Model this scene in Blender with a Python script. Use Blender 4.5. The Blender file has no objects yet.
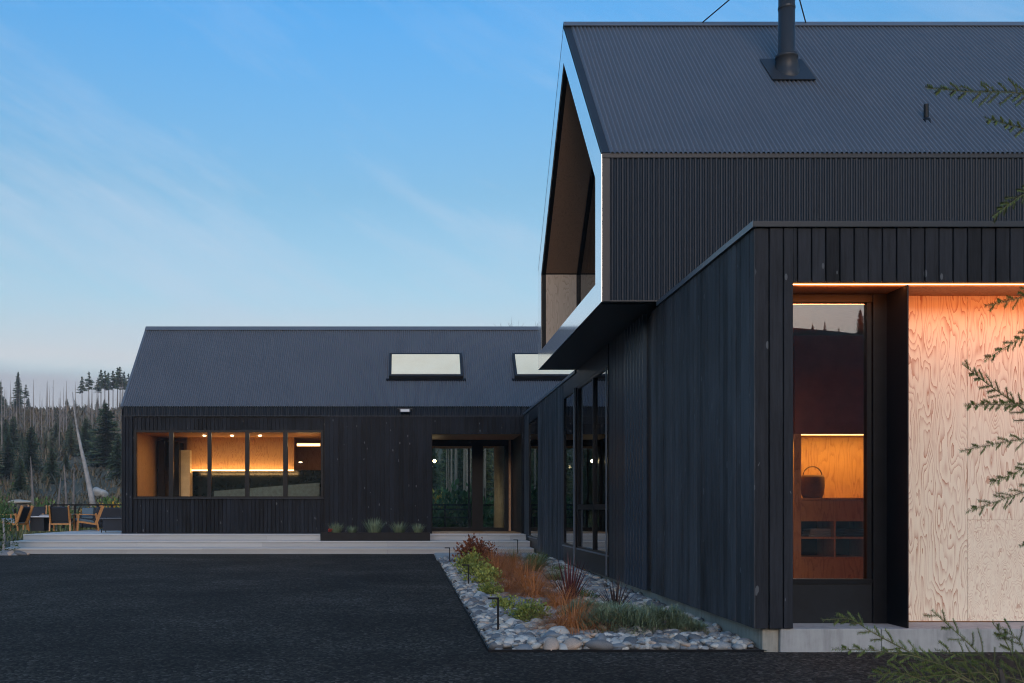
import bpy, math, random
from mathutils import Vector, Matrix, noise
R = math.radians
scene = bpy.context.scene
COL = scene.collection
random.seed(7)
F, CX, CY, EYE = 995.6, 410.0, 508.0, 1.45
def PX(px, Y): return (px - CX) * Y / F
def PZ(py, Y): return EYE + (CY - py) * Y / F

# ------------------------------------------------------------------ camera
cam = bpy.data.cameras.new('camera'); co = bpy.data.objects.new('camera', cam); COL.objects.link(co)
co.location = (0, 0, EYE); co.rotation_euler = (R(90), 0, 0)
cam.sensor_width = 36; cam.lens = 36 * F / 1024
cam.shift_x = (512 - CX) / 1024; cam.shift_y = (CY - 341.5) / 1024
cam.clip_start = 0.05; cam.clip_end = 6000
scene.camera = co
scene.view_settings.view_transform = 'Standard'; scene.view_settings.look = 'None'
scene.view_settings.gamma = 1.0; scene.view_settings.use_curve_mapping = False
scene.view_settings.exposure = 1.25
scene.render.engine = 'CYCLES'
scene.cycles.use_denoising = True
scene.cycles.pixel_filter_type = 'BLACKMAN_HARRIS'; scene.cycles.filter_width = 1.1
scene.cycles.max_bounces = 8; scene.cycles.transparent_max_bounces = 12
scene.cycles.sample_clamp_indirect = 4.0

# ------------------------------------------------------------------ materials
class NT:
    def __init__(s, mat): s.t = mat.node_tree; s.n = s.t.nodes; s.l = s.t.links
    def add(s, typ, **kw):
        nd = s.n.new(typ)
        for k, v in kw.items():
            if k.startswith('i_'):
                nd.inputs[k[2:].replace('_', ' ')].default_value = v
            else: setattr(nd, k, v)
        return nd
    def link(s, a, b): s.l.new(a, b)
def sock(nd, name): return nd.inputs[name]
def newmat(name):
    m = bpy.data.materials.new(name); m.use_nodes = True
    nt = NT(m); b = nt.n['Principled BSDF']; return m, nt, b
def ramp(nt, fac, stops):
    r = nt.add('ShaderNodeValToRGB')
    e = r.color_ramp.elements
    while len(e) > 1: e.remove(e[-1])
    e[0].position = stops[0][0]; e[0].color = (*stops[0][1], 1)
    for p, c in stops[1:]:
        k = e.new(p); k.color = (*c, 1)
    nt.link(fac, r.inputs[0]); return r
def coords(nt, scale=(1, 1, 1), loc=(0, 0, 0), kind='Object'):
    tc = nt.add('ShaderNodeTexCoord'); mp = nt.add('ShaderNodeMapping')
    mp.inputs['Scale'].default_value = scale; mp.inputs['Location'].default_value = loc
    nt.link(tc.outputs[kind], mp.inputs['Vector']); return mp.outputs['Vector']
def noise_tex(nt, vec, scale, detail=4, rough=.55):
    n = nt.add('ShaderNodeTexNoise'); n.inputs['Scale'].default_value = scale
    n.inputs['Detail'].default_value = detail; n.inputs['Roughness'].default_value = rough
    nt.link(vec, n.inputs['Vector']); return n.outputs['Fac']
def mathn(nt, op, a, b=None, clamp=False):
    m = nt.add('ShaderNodeMath', operation=op, use_clamp=clamp)
    for i, v in enumerate((a, b)):
        if v is None: continue
        if isinstance(v, (int, float)): m.inputs[i].default_value = v
        else: nt.link(v, m.inputs[i])
    return m.outputs[0]
def mixc(nt, fac, a, b, mode='MIX'):
    m = nt.add('ShaderNodeMix', data_type='RGBA', blend_type=mode)
    for idx, v in ((0, fac), (6, a), (7, b)):
        if isinstance(v, (int, float)): m.inputs[idx].default_value = v
        elif isinstance(v, tuple): m.inputs[idx].default_value = (*v, 1)
        else: nt.link(v, m.inputs[idx])
    return m.outputs[2]
def bump(nt, b, h, strength=.3, dist=.01):
    bn = nt.add('ShaderNodeBump'); bn.inputs['Strength'].default_value = strength
    bn.inputs['Distance'].default_value = dist
    nt.link(h, bn.inputs['Height']); nt.link(bn.outputs[0], b.inputs['Normal'])

def plain(name, c, rough=.5, metal=0., var=.0, nscale=8, spec=.5, coat=0):
    m, nt, b = newmat(name)
    b.inputs['Roughness'].default_value = rough; b.inputs['Metallic'].default_value = metal
    b.inputs['Specular IOR Level'].default_value = spec
    b.inputs['Coat Weight'].default_value = coat
    v = coords(nt); n = noise_tex(nt, v, nscale)
    lo = tuple(x * (1 - var) for x in c); hi = tuple(min(1, x * (1 + var)) for x in c)
    r = ramp(nt, n, [(.3, lo), (.7, hi)]); nt.link(r.outputs[0], b.inputs['Base Color'])
    return m

def charred(name, seed, c=(.0215, .0215, .0230)):
    m, nt, b = newmat(name)
    g = nt.add('ShaderNodeNewGeometry')
    v = coords(nt, (1, 1, .06), (seed, seed, 0)); n1 = noise_tex(nt, v, 34, 6, .75)
    v2 = coords(nt, (1, 1, .25), (seed * 2, 0, 0)); n2 = noise_tex(nt, v2, 2.5, 4, .6)
    isl = g.outputs['Random Per Island']
    k = mathn(nt, 'ADD', mathn(nt, 'MULTIPLY', isl, .24), .24)
    k = mathn(nt, 'ADD', k, mathn(nt, 'MULTIPLY', n1, .85))
    k = mathn(nt, 'ADD', k, mathn(nt, 'MULTIPLY', n2, .75))
    k = mathn(nt, 'MULTIPLY', k, .65)
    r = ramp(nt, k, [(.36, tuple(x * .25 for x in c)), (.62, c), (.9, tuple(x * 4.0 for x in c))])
    # pale chips and knots of the burnt boards
    vo = nt.add('ShaderNodeTexVoronoi'); vo.inputs['Scale'].default_value = 6.0
    nt.link(coords(nt, (1, 1, .42), (seed, 3, 1)), vo.inputs['Vector'])
    chip = mathn(nt, 'LESS_THAN', vo.outputs['Distance'], .10)
    chip = mathn(nt, 'MULTIPLY', chip, mathn(nt, 'GREATER_THAN', noise_tex(nt, coords(nt), 3, 2), .47))
    col = mixc(nt, mathn(nt, 'MULTIPLY', chip, .7), r.outputs[0], (.13, .135, .14))
    nt.link(col, b.inputs['Base Color'])
    b.inputs['Roughness'].default_value = .6; b.inputs['Specular IOR Level'].default_value = .14
    bump(nt, b, n1, .9, .006)
    return m

def metal_sheet(name, c, rough=.38):  # painted or coated sheet metal
    m, nt, b = newmat(name)
    v = coords(nt, (1, 1, .4)); n = noise_tex(nt, v, 1.2, 5, .6)
    r = ramp(nt, n, [(.3, tuple(x * .95 for x in c)), (.7, tuple(x * 1.06 for x in c))])
    nt.link(r.outputs[0], b.inputs['Base Color'])
    rr = ramp(nt, n, [(.3, (rough - .01,) * 3), (.7, (rough + .02,) * 3)]); nt.link(rr.outputs[0], b.inputs['Roughness'])
    b.inputs['Specular IOR Level'].default_value = .2 if name in ('wall_metal', 'dark_trim') else (.35 if name != 'roof_metal' else .75)
    return m

def plywood(name, seed, lo=(.46, .18, .09), hi=(.87, .73, .545), scale=(4.9, 4.9, .95), freq=68., contrast=1.15):
    m, nt, b = newmat(name)
    v = coords(nt, scale, (seed * 3.7, seed * 1.3, seed * 2.1))
    n = noise_tex(nt, v, 1.0, 2.2, .45)
    nf = noise_tex(nt, coords(nt, (14, 14, 1.2), (seed, 0, 0)), 3, 4, .6)
    ph = mathn(nt, 'MULTIPLY', n, freq)
    ph = mathn(nt, 'ADD', ph, mathn(nt, 'MULTIPLY', nf, 2.6))
    s = mathn(nt, 'FRACT', mathn(nt, 'MULTIPLY', ph, .318))
    s = mathn(nt, 'POWER', s, 3.4)
    s = mathn(nt, 'MULTIPLY', s, mathn(nt, 'MULTIPLY', mathn(nt, 'SUBTRACT', mathn(nt, 'MULTIPLY', noise_tex(nt, v, 2.3, 2), 2.2), .45, True), contrast), True)
    base = mixc(nt, nf, tuple(x * .9 for x in hi), tuple(min(1, x * 1.08) for x in hi))
    col = mixc(nt, s, base, lo)
    # knots / football patches
    vo = nt.add('ShaderNodeTexVoronoi'); vo.inputs['Scale'].default_value = 1.7
    nt.link(coords(nt, (1.6, 1.6, .75), (seed, 1, 2)), vo.inputs['Vector'])
    kn = mathn(nt, 'LESS_THAN', vo.outputs['Distance'], .06)
    col = mixc(nt, mathn(nt, 'MULTIPLY', kn, .6), col, lo)
    nt.link(col, b.inputs['Base Color'])
    b.inputs['Roughness'].default_value = .55
    bump(nt, b, s, .1, .002)
    return m

def glass(name, tint=(.86, .9, .9), ior=1.9, thin_tint=1.0):
    m, nt, b = newmat(name)
    nt.n.remove(b); out = nt.n['Material Output']
    tr = nt.add('ShaderNodeBsdfTransparent'); tr.inputs[0].default_value = (*tint, 1)
    gl = nt.add('ShaderNodeBsdfGlossy'); gl.inputs['Roughness'].default_value = .004
    gl.inputs[0].default_value = (.92, .96, 1, 1)
    fr = nt.add('ShaderNodeFresnel'); fr.inputs[0].default_value = ior
    # very slight pillowing of the panes
    n = noise_tex(nt, coords(nt), .9, 1)
    bn = nt.add('ShaderNodeBump'); bn.inputs['Strength'].default_value = .06; bn.inputs['Distance'].default_value = .02
    nt.link(n, bn.inputs['Height']); nt.link(bn.outputs[0], gl.inputs['Normal'])
    mx = nt.add('ShaderNodeMixShader')
    ge = nt.add('ShaderNodeNewGeometry')
    fac = mathn(nt, 'MULTIPLY', fr.outputs[0], mathn(nt, 'SUBTRACT', 1.0, ge.outputs['Backfacing']))
    nt.link(fac, mx.inputs[0]); nt.link(tr.outputs[0], mx.inputs[1]); nt.link(gl.outputs[0], mx.inputs[2])
    nt.link(mx.outputs[0], out.inputs['Surface'])
    return m

def emit(name, c, s):
    m, nt, b = newmat(name)
    b.inputs['Base Color'].default_value = (*c, 1)
    b.inputs['Emission Color'].default_value = (*c, 1); b.inputs['Emission Strength'].default_value = s
    return m

def leafy(name, c1, c2, rough=.6, trans=.15):
    m, nt, b = newmat(name)
    g = nt.add('ShaderNodeNewGeometry'); o = nt.add('ShaderNodeObjectInfo')
    k = mathn(nt, 'ADD', mathn(nt, 'MULTIPLY', g.outputs['Random Per Island'], .7), mathn(nt, 'MULTIPLY', o.outputs['Random'], .3))
    r = ramp(nt, k, [(.05, c1), (.95, c2)]); nt.link(r.outputs[0], b.inputs['Base Color'])
    b.inputs['Roughness'].default_value = rough; b.inputs['Specular IOR Level'].default_value = .25
    return m

def stone_mat(name):
    m, nt, b = newmat(name)
    g = nt.add('ShaderNodeNewGeometry'); o = nt.add('ShaderNodeObjectInfo')
    k = mathn(nt, 'FRACT', mathn(nt, 'ADD', mathn(nt, 'MULTIPLY', g.outputs['Random Per Island'], .999), mathn(nt, 'MULTIPLY', o.outputs['Random'], 7.3)))
    r = ramp(nt, k, [(0, (.10, .105, .115)), (.15, (.25, .25, .25)), (.3, (.15, .165, .185)), (.45, (.36, .355, .34)), (.6, (.20, .205, .21)), (.72, (.42, .41, .39)), (.82, (.33, .30, .26)), (.9, (.36, .275, .22)), (.95, (.13, .13, .135)), (1, (.30, .30, .29))])
    r.color_ramp.interpolation = 'CONSTANT'
    v = coords(nt); n = noise_tex(nt, v, 26, 5, .65)
    rr = ramp(nt, n, [(.3, (.8, .78, .74)), (.7, (1.42, 1.36, 1.26))])
    c = mixc(nt, 1.0, r.outputs[0], rr.outputs[0], 'MULTIPLY'); nt.link(c, b.inputs['Base Color'])
    b.inputs['Roughness'].default_value = .7; bump(nt, b, n, .2, .004)
    return m

M = {}
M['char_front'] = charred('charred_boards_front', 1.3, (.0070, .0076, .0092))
M['char_side'] = charred('charred_boards_side', 5.1, (.0215, .0215, .0230))  # same boards, colour lightened to make up for dimmer light on the side
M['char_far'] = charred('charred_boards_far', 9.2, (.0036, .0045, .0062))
M['roof_metal'] = metal_sheet('roof_metal', (.098, .102, .112), .34)
M['wall_metal'] = metal_sheet('wall_metal', (.010, .0165, .026), .42)
M['trim'] = metal_sheet('dark_trim', (.028, .032, .038), .38)
M['cap'] = metal_sheet('parapet_cap', (.11, .125, .145), .3)
M['black'] = plain('black_frame', (.008, .009, .011), .35, var=.2, spec=.2)
M['soffit'] = plain('soffit_black', (.012, .014, .017), .38, var=.2, spec=.25)
M['concrete'] = None
M['glass'] = glass('window_glass')
M['glass_strong'] = glass('porch_window_glass', (.84, .80, .76), 2.3)
M['glass_kitchen'] = glass('kitchen_window_glass', (.9, .9, .88), 1.65)
M['glass_door'] = glass('door_glass', (.9, .93, .9), 1.6)
M['glass_side'] = glass('side_glass', (.45, .47, .48), 2.0)
M['ply1'] = plywood('plywood_one', 1.1)
M['ply2'] = plywood('plywood_two', 2.6)
M['ply3'] = plywood('plywood_three', 4.2, scale=(8, 8, 3.4), freq=60, contrast=.8)
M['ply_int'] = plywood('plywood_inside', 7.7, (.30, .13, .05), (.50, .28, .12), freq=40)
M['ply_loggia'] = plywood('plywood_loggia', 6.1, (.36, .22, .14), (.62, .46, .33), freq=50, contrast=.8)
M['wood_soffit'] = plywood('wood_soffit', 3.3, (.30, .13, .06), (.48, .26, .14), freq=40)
M['chair_wood'] = plain('chair_wood', (.42, .19, .06), .45, var=.2, nscale=20)
M['fabric_dark'] = plain('dark_fabric', (.022, .026, .034), .9, var=.3, nscale=60)
M['fabric_grey'] = plain('grey_fabric', (.30, .33, .36), .9, var=.15, nscale=60)
M['fabric_blue'] = plain('blue_fabric', (.09, .14, .18), .9, var=.2, nscale=60)
M['white_top'] = plain('pale_table_top', (.55, .57, .6), .35, var=.05)
M['soil'] = plain('soil', (.03, .026, .022), .95, var=.4, nscale=20)
M['stone'] = stone_mat('river_stone')
M['bark'] = plain('bark', (.075, .062, .05), .9, var=.4, nscale=9)
M['snag'] = plain('snag_wood', (.15, .135, .125), .9, var=.35, nscale=.6)
M['log'] = plain('peeled_log', (.50, .40, .27), .5, var=.15, nscale=5)
M['pale_bark'] = plain('pale_bark', (.27, .26, .25), .9, var=.3, nscale=3)
M['conifer'] = leafy('conifer_needles', (.014, .032, .018), (.055, .088, .045))
M['conifer_b'] = leafy('conifer_needles_lighter', (.03, .05, .03), (.09, .11, .06))
M['fir'] = leafy('fir_needles', (.045, .085, .022), (.22, .28, .07))
M['twig'] = plain('green_twig', (.13, .12, .05), .7, var=.3)
M['sedge'] = leafy('orange_sedge', (.16, .05, .018), (.56, .22, .07))
M['heuchera'] = leafy('red_brown_leaves', (.06, .016, .010), (.26, .095, .045))
M['lime'] = leafy('yellow_green_leaves', (.08, .12, .025), (.34, .37, .09))
M['olive'] = leafy('olive_grass', (.06, .08, .03), (.21, .22, .08))
M['juniper'] = leafy('grey_green_needles', (.06, .10, .05), (.27, .33, .21))
M['green'] = leafy('mid_green_leaves', (.03, .07, .02), (.13, .2, .06))
M['phorm_red'] = leafy('phormium_red', (.035, .010, .014), (.15, .045, .045))
M['phorm_dark'] = leafy('phormium_dark', (.02, .012, .014), (.10, .07, .065))
M['autumn'] = leafy('autumn_leaves', (.25, .10, .015), (.5, .32, .05))
M['meadow'] = leafy('meadow_blades', (.06, .08, .025), (.20, .19, .08))
M['led'] = emit('led_warm', (1, .42, .15), 5)
M['led_win'] = emit('led_window', (1, .54, .16), 4)
M['led_int'] = emit('led_interior', (1, .55, .20), 2.6)
M['spot'] = emit('downlight_lens', (1, .72, .42), 9)
M['bulb'] = emit('bulb', (1, .72, .38), 14)
M['skylight'] = None
M['screen'] = plain('dark_screen', (.012, .012, .014), .15)
M['basket'] = plain('basket_weave', (.10, .045, .02), .8, var=.6, nscale=90)
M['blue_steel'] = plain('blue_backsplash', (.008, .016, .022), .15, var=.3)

def concrete(name, c, bands=False):
    m, nt, b = newmat(name)
    n = noise_tex(nt, coords(nt), 2.2, 6, .65); n2 = noise_tex(nt, coords(nt, (9, 9, .8)), 2, 4, .6)
    k = mathn(nt, 'ADD', mathn(nt, 'MULTIPLY', n, .55), mathn(nt, 'MULTIPLY', n2, .45))
    r = ramp(nt, k, [(.28, tuple(x * .55 for x in c)), (.5, c), (.72, tuple(x * 1.25 for x in c))])
    nt.link(r.outputs[0], b.inputs['Base Color']); b.inputs['Roughness'].default_value = .8
    n3 = noise_tex(nt, coords(nt), 60, 4); bump(nt, b, n3, .25, .003)
    return m
M['concrete'] = concrete('foundation_concrete', (.33, .31, .26))
M['slab'] = concrete('slab_concrete', (.36, .35, .33))
def deckmat():
    m, nt, b = newmat('pale_deck')
    g = nt.add('ShaderNodeNewGeometry')
    n = noise_tex(nt, coords(nt, (.6, 8, 8)), 3, 5, .6)
    k = mathn(nt, 'ADD', mathn(nt, 'MULTIPLY', g.outputs['Random Per Island'], .5), mathn(nt, 'MULTIPLY', n, .5))
    r = ramp(nt, k, [(.15, (.44, .42, .395)), (.85, (.60, .575, .54))]); nt.link(r.outputs[0], b.inputs['Base Color'])
    b.inputs['Roughness'].default_value = .6; return m
M['deck'] = deckmat()
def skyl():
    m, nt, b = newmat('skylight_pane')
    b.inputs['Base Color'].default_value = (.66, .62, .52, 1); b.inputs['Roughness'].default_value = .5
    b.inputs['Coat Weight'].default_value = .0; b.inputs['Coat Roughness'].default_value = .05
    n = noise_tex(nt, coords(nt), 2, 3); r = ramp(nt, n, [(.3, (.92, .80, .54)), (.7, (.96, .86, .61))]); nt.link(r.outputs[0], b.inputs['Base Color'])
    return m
M['skylight'] = skyl()
def fasciam():
    m, nt, b = newmat('glossy_fascia')
    n = noise_tex(nt, coords(nt), .8, 2)
    r = ramp(nt, n, [(.3, (.86, .87, .88)), (.7, (.90, .91, .92))]); nt.link(r.outputs[0], b.inputs['Base Color'])
    b.inputs['Roughness'].default_value = .13; b.inputs['Metallic'].default_value = .8
    b.inputs['Coat Weight'].default_value = 1; b.inputs['Coat Roughness'].default_value = .06; b.inputs['Coat IOR'].default_value = 1.8
    return m
M['fascia'] = fasciam()
def asphalt():
    m, nt, b = newmat('dark_gravel_asphalt')
    v = coords(nt)
    vo = nt.add('ShaderNodeTexVoronoi'); vo.inputs['Scale'].default_value = 34; nt.link(v, vo.inputs['Vector'])
    n = noise_tex(nt, v, 60, 4, .7); n2 = noise_tex(nt, v, .45, 4, .6)
    bw = nt.add('ShaderNodeRGBToBW'); nt.link(vo.outputs['Color'], bw.inputs[0])
    k = mathn(nt, 'ADD', mathn(nt, 'MULTIPLY', bw.outputs[0], .5), mathn(nt, 'MULTIPLY', n, .35))
    k = mathn(nt, 'ADD', k, mathn(nt, 'SUBTRACT', mathn(nt, 'MULTIPLY', n2, .5), .125))
    r = ramp(nt, k, [(.2, (.012, .0105, .009)), (.5, (.034, .029, .0235)), (.66, (.066, .057, .045)), (.82, (.16, .14, .115))])
    nt.link(r.outputs[0], b.inputs['Base Color']); b.inputs['Roughness'].default_value = .9
    b.inputs['Specular IOR Level'].default_value = .15
    h = mathn(nt, 'SUBTRACT', n, vo.outputs['Distance']); bump(nt, b, h, 1.0, .035)
    return m
M['asphalt'] = asphalt()
def groundm():
    m, nt, b = newmat('forest_floor')
    v = coords(nt); n = noise_tex(nt, v, .16, 6, .65); n2 = noise_tex(nt, v, 2.5, 6, .7)
    k = mathn(nt, 'ADD', mathn(nt, 'MULTIPLY', n, .5), mathn(nt, 'MULTIPLY', n2, .5))
    r = ramp(nt, k, [(.3, (.022, .026, .014)), (.48, (.062, .058, .032)), (.6, (.10, .085, .058)), (.75, (.15, .13, .10))])
    nt.link(r.outputs[0], b.inputs['Base Color']); b.inputs['Roughness'].default_value = .95
    bump(nt, b, n2, .8, .2); return m
M['ground'] = groundm()

# ------------------------------------------------------------------ mesh helpers
class MB:
    def __init__(s): s.v = []; s.f = []; s.sm = False
    def face(s, pts):
        i = len(s.v); s.v += [tuple(p) for p in pts]; s.f.append(tuple(range(i, i + len(pts)))); return s
    def box(s, x0, x1, y0, y1, z0, z1):
        if x0 > x1: x0, x1 = x1, x0
        if y0 > y1: y0, y1 = y1, y0
        if z0 > z1: z0, z1 = z1, z0
        i = len(s.v)
        s.v += [(x0, y0, z0), (x1, y0, z0), (x1, y1, z0), (x0, y1, z0), (x0, y0, z1), (x1, y0, z1), (x1, y1, z1), (x0, y1, z1)]
        for q in ((0, 3, 2, 1), (4, 5, 6, 7), (0, 1, 5, 4), (1, 2, 6, 5), (2, 3, 7, 6), (3, 0, 4, 7)):
            s.f.append(tuple(i + k for k in q))
        return s
    def hexa(s, p):   # 8 points: bottom 4 ccw, top 4
        i = len(s.v); s.v += [tuple(q) for q in p]
        for q in ((0, 3, 2, 1), (4, 5, 6, 7), (0, 1, 5, 4), (1, 2, 6, 5), (2, 3, 7, 6), (3, 0, 4, 7)):
            s.f.append(tuple(i + k for k in q))
        return s
    def bar(s, a, b, w, h=None):
        a = Vector(a); b = Vector(b); h = h or w; d = (b - a).normalized()
        up = Vector((0, 0, 1)) if abs(d.z) < .95 else Vector((0, 1, 0))
        u = d.cross(up).normalized() * w / 2; n = u.cross(d).normalized() * h / 2
        return s.hexa([a - u - n, a + u - n, b + u - n, b - u - n, a - u + n, a + u + n, b + u + n, b - u + n])
    def tube(s, pts, rads, seg=10, cap=True):
        i0 = len(s.v); n = len(pts); pts = [Vector(p) for p in pts]
        if not isinstance(rads, (list, tuple)): rads = [rads] * n
        for k, p in enumerate(pts):
            d = (pts[min(k + 1, n - 1)] - pts[max(k - 1, 0)])
            if d.length < 1e-9: d = Vector((0, 0, 1))
            d.normalize()
            up = Vector((0, 0, 1)) if abs(d.z) < .9 else Vector((1, 0, 0))
            u = d.cross(up).normalized(); w = d.cross(u)
            for j in range(seg):
                a = 2 * math.pi * j / seg
                s.v.append(tuple(p + (u * math.cos(a) + w * math.sin(a)) * rads[k]))
        for k in range(n - 1):
            for j in range(seg):
                a = i0 + k * seg + j; b = i0 + k * seg + (j + 1) % seg
                s.f.append((a, b, b + seg, a + seg))
        if cap:
            s.f.append(tuple(i0 + j for j in range(seg))[::-1]); s.f.append(tuple(i0 + (n - 1) * seg + j for j in range(seg)))
        return s
    def add(s, other, mat=None):
        i = len(s.v)
        s.v += [tuple(mat @ Vector(p)) for p in other.v] if mat else other.v
        s.f += [tuple(i + k for k in q) for q in other.f]; return s
    def mesh(s, name, mat, smooth=False):
        me = bpy.data.meshes.new(name); me.from_pydata(s.v, [], s.f)
        me.materials.append(mat)
        if smooth: me.polygons.foreach_set('use_smooth', [True] * len(me.polygons))
        me.update(); return me
    def build(s, name, mat, parent=None, smooth=False, bevel=0, loc=None, autos=False):
        o = bpy.data.objects.new(name, s.mesh(name, mat, smooth)); COL.objects.link(o)
        if parent: o.parent = parent
        if loc: o.location = loc
        if bevel:
            b = o.modifiers.new('bevel', 'BEVEL'); b.width = bevel; b.segments = 2; b.limit_method = 'ANGLE'
        return o
def tag(o, label=None, cat=None, group=None, kind=None):
    if label: o['label'] = label
    if cat: o['category'] = cat
    if group: o['group'] = group
    if kind: o['kind'] = kind
    return o
def empty(name, loc, label, cat, group=None, rz=0):
    o = bpy.data.objects.new(name, None); COL.objects.link(o); o.location = loc; o.rotation_euler = (0, 0, rz)
    o.empty_display_size = .1
    return tag(o, label, cat, group)
def copy_tree(o, parent=None):
    c = o.copy(); COL.objects.link(c); c.parent = parent
    for ch in o.children: copy_tree(ch, c)
    return c
def put(root, o):   # parent world-built mesh to an empty that has a location
    o.parent = root; o.location = tuple(-Vector(root.location)); return o

# ------------------------------------------------------------------ world and sun
w = bpy.data.worlds.new('World'); scene.world = w; w.use_nodes = True
nt = NT(w); bg = nt.n['Background']
sky = nt.add('ShaderNodeTexSky', sky_type='NISHITA', sun_disc=False)
SUN_EL, SUN_AZ, GLOW = 9.0, 180.0, 1.6      # azimuth measured clockwise from +Y
sky.sun_elevation = R(SUN_EL); sky.sun_rotation = R(SUN_AZ)
sky.altitude = 200; sky.air_density = 1.2; sky.dust_density = .6; sky.ozone_density = 2.2
tc = nt.add('ShaderNodeTexCoord'); sep = nt.add('ShaderNodeSeparateXYZ'); nt.link(tc.outputs['Generated'], sep.inputs[0])
zc = mathn(nt, 'MAXIMUM', sep.outputs[2], .02)
# planar projection of a high cloud sheet
u = mathn(nt, 'DIVIDE', sep.outputs[0], mathn(nt, 'ADD', zc, .12)); v = mathn(nt, 'DIVIDE', sep.outputs[1], mathn(nt, 'ADD', zc, .12))
cv = nt.add('ShaderNodeCombineXYZ'); nt.link(u, cv.inputs[0]); nt.link(v, cv.inputs[1])
mr = nt.add('ShaderNodeMapping'); mr.inputs['Rotation'].default_value = (0, R(-27), 0); nt.link(tc.outputs['Generated'], mr.inputs[0])
mp = nt.add('ShaderNodeMapping'); mp.inputs['Scale'].default_value = (1.5, 1.5, 8.5); mp.inputs['Location'].default_value = (.35, .1, .3)
nt.link(mr.outputs[0], mp.inputs[0])
c1 = noise_tex(nt, mp.outputs[0], 1.5, 8, .66)
cf = ramp(nt, c1, [(.44, (0, 0, 0)), (.72, (1, 1, 1))])
up = ramp(nt, sep.outputs[2], [(.02, (.9,) * 3), (.30, (.9,) * 3), (.42, (.35,) * 3), (.6, (.1,) * 3)])
cfac = mathn(nt, 'MULTIPLY', mathn(nt, 'MULTIPLY', cf.outputs[0], up.outputs[0]), .66)
skyc = nt.add('ShaderNodeHueSaturation'); skyc.inputs['Saturation'].default_value = 1.45
nt.link(sky.outputs[0], skyc.inputs['Color'])
zr = ramp(nt, sep.outputs[2], [(.16, (.60, .45, .44)), (.30, (.62, .46, .45)), (.44, (.74, .58, .63)), (.9, (.74, .58, .63))])
base = mixc(nt, 1.0, skyc.outputs[0], zr.outputs[0], 'MULTIPLY'); dbl = nt.add('ShaderNodeVectorMath', operation='SCALE'); nt.link(base, dbl.inputs[0]); dbl.inputs['Scale'].default_value = 1.86; base = dbl.outputs[0]
SK = base
SD = (math.sin(R(SUN_AZ)), math.cos(R(SUN_AZ)))
dt = mathn(nt, 'ADD', mathn(nt, 'MULTIPLY', sep.outputs[0], SD[0]), mathn(nt, 'MULTIPLY', sep.outputs[1], SD[1]))
glow = mathn(nt, 'ADD', 1.0, mathn(nt, 'MULTIPLY', mathn(nt, 'POWER', mathn(nt, 'MAXIMUM', mathn(nt, 'ADD', mathn(nt, 'MULTIPLY', dt, .65), .35), 0.0), 1.6), GLOW))
clouded = mixc(nt, cfac, base, (2.7, 3.1, 3.8))
# thin high haze near the horizon and the low lavender bank
hz = ramp(nt, sep.outputs[2], [(0, (1,) * 3), (.15, (.85,) * 3), (.30, (.30,) * 3), (.5, (0, 0, 0))])
clouded = mixc(nt, mathn(nt, 'MULTIPLY', hz.outputs[0], .75), clouded, (1.9, 2.6, 3.2))
bn = noise_tex(nt, coords(nt, (1.5, 1.5, 9), kind='Generated'), 1.6, 5, .6)
el = mathn(nt, 'ADD', sep.outputs[2], mathn(nt, 'MULTIPLY', mathn(nt, 'SUBTRACT', bn, .5), .05))
bank = ramp(nt, el, [(.118, (1,) * 3), (.139, (0, 0, 0))])
rim = ramp(nt, el, [(.125, (0, 0, 0)), (.142, (1,) * 3), (.20, (0, 0, 0))])
clouded = mixc(nt, mathn(nt, 'MULTIPLY', rim.outputs[0], .5), clouded, (3.1, 2.65, 2.7))
clouded = mixc(nt, mathn(nt, 'MULTIPLY', bank.outputs[0], .85), clouded, (1.75, 1.8, 2.1))
gtint = mixc(nt, mathn(nt, 'MULTIPLY', mathn(nt, 'SUBTRACT', glow, 1.0), .55, True), (1, 1, 1), (1.15, .97, .80))
gc = nt.add('ShaderNodeVectorMath', operation='SCALE'); nt.link(clouded, gc.inputs[0]); nt.link(glow, gc.inputs['Scale']); clouded = mixc(nt, 1.0, gc.outputs[0], gtint, 'MULTIPLY')
nt.link(clouded, bg.inputs[0]); bg.inputs[1].default_value = .1

sl = bpy.data.lights.new('sun', 'SUN'); so = bpy.data.objects.new('sun', sl); COL.objects.link(so)
sl.energy = 1.1; sl.angle = R(40); sl.color = (1, .84, .68)
d = Vector((math.sin(R(SUN_AZ)) * math.cos(R(SUN_EL)), math.cos(R(SUN_AZ)) * math.cos(R(SUN_EL)), math.sin(R(SUN_EL))))
so.rotation_euler = (-d).to_track_quat('-Z', 'Y').to_euler()

# ------------------------------------------------------------------ key dimensions
YF = 10.0            # front plane of the charred wing
XW = 3.465           # left plane of the wing
PAR = 4.328          # parapet top
YU, YR, YB = 13.89, 17.32, 20.75     # raised volume: front, ridge, back
XG = 2.671           # raised volume gable plane
ZE, ZR = 6.396, 9.826
HY, HR, HB = 30.3, 33.16, 36.02      # long house: front, ridge, back
HX0, HX1 = -8.76, 12.0
HE, HZR = 4.554, 7.414
DK = .67             # deck top
def gz(y):           # ground height of the yard
    return .01057 * (min(max(y, -30), 27.5) - 10)

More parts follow.
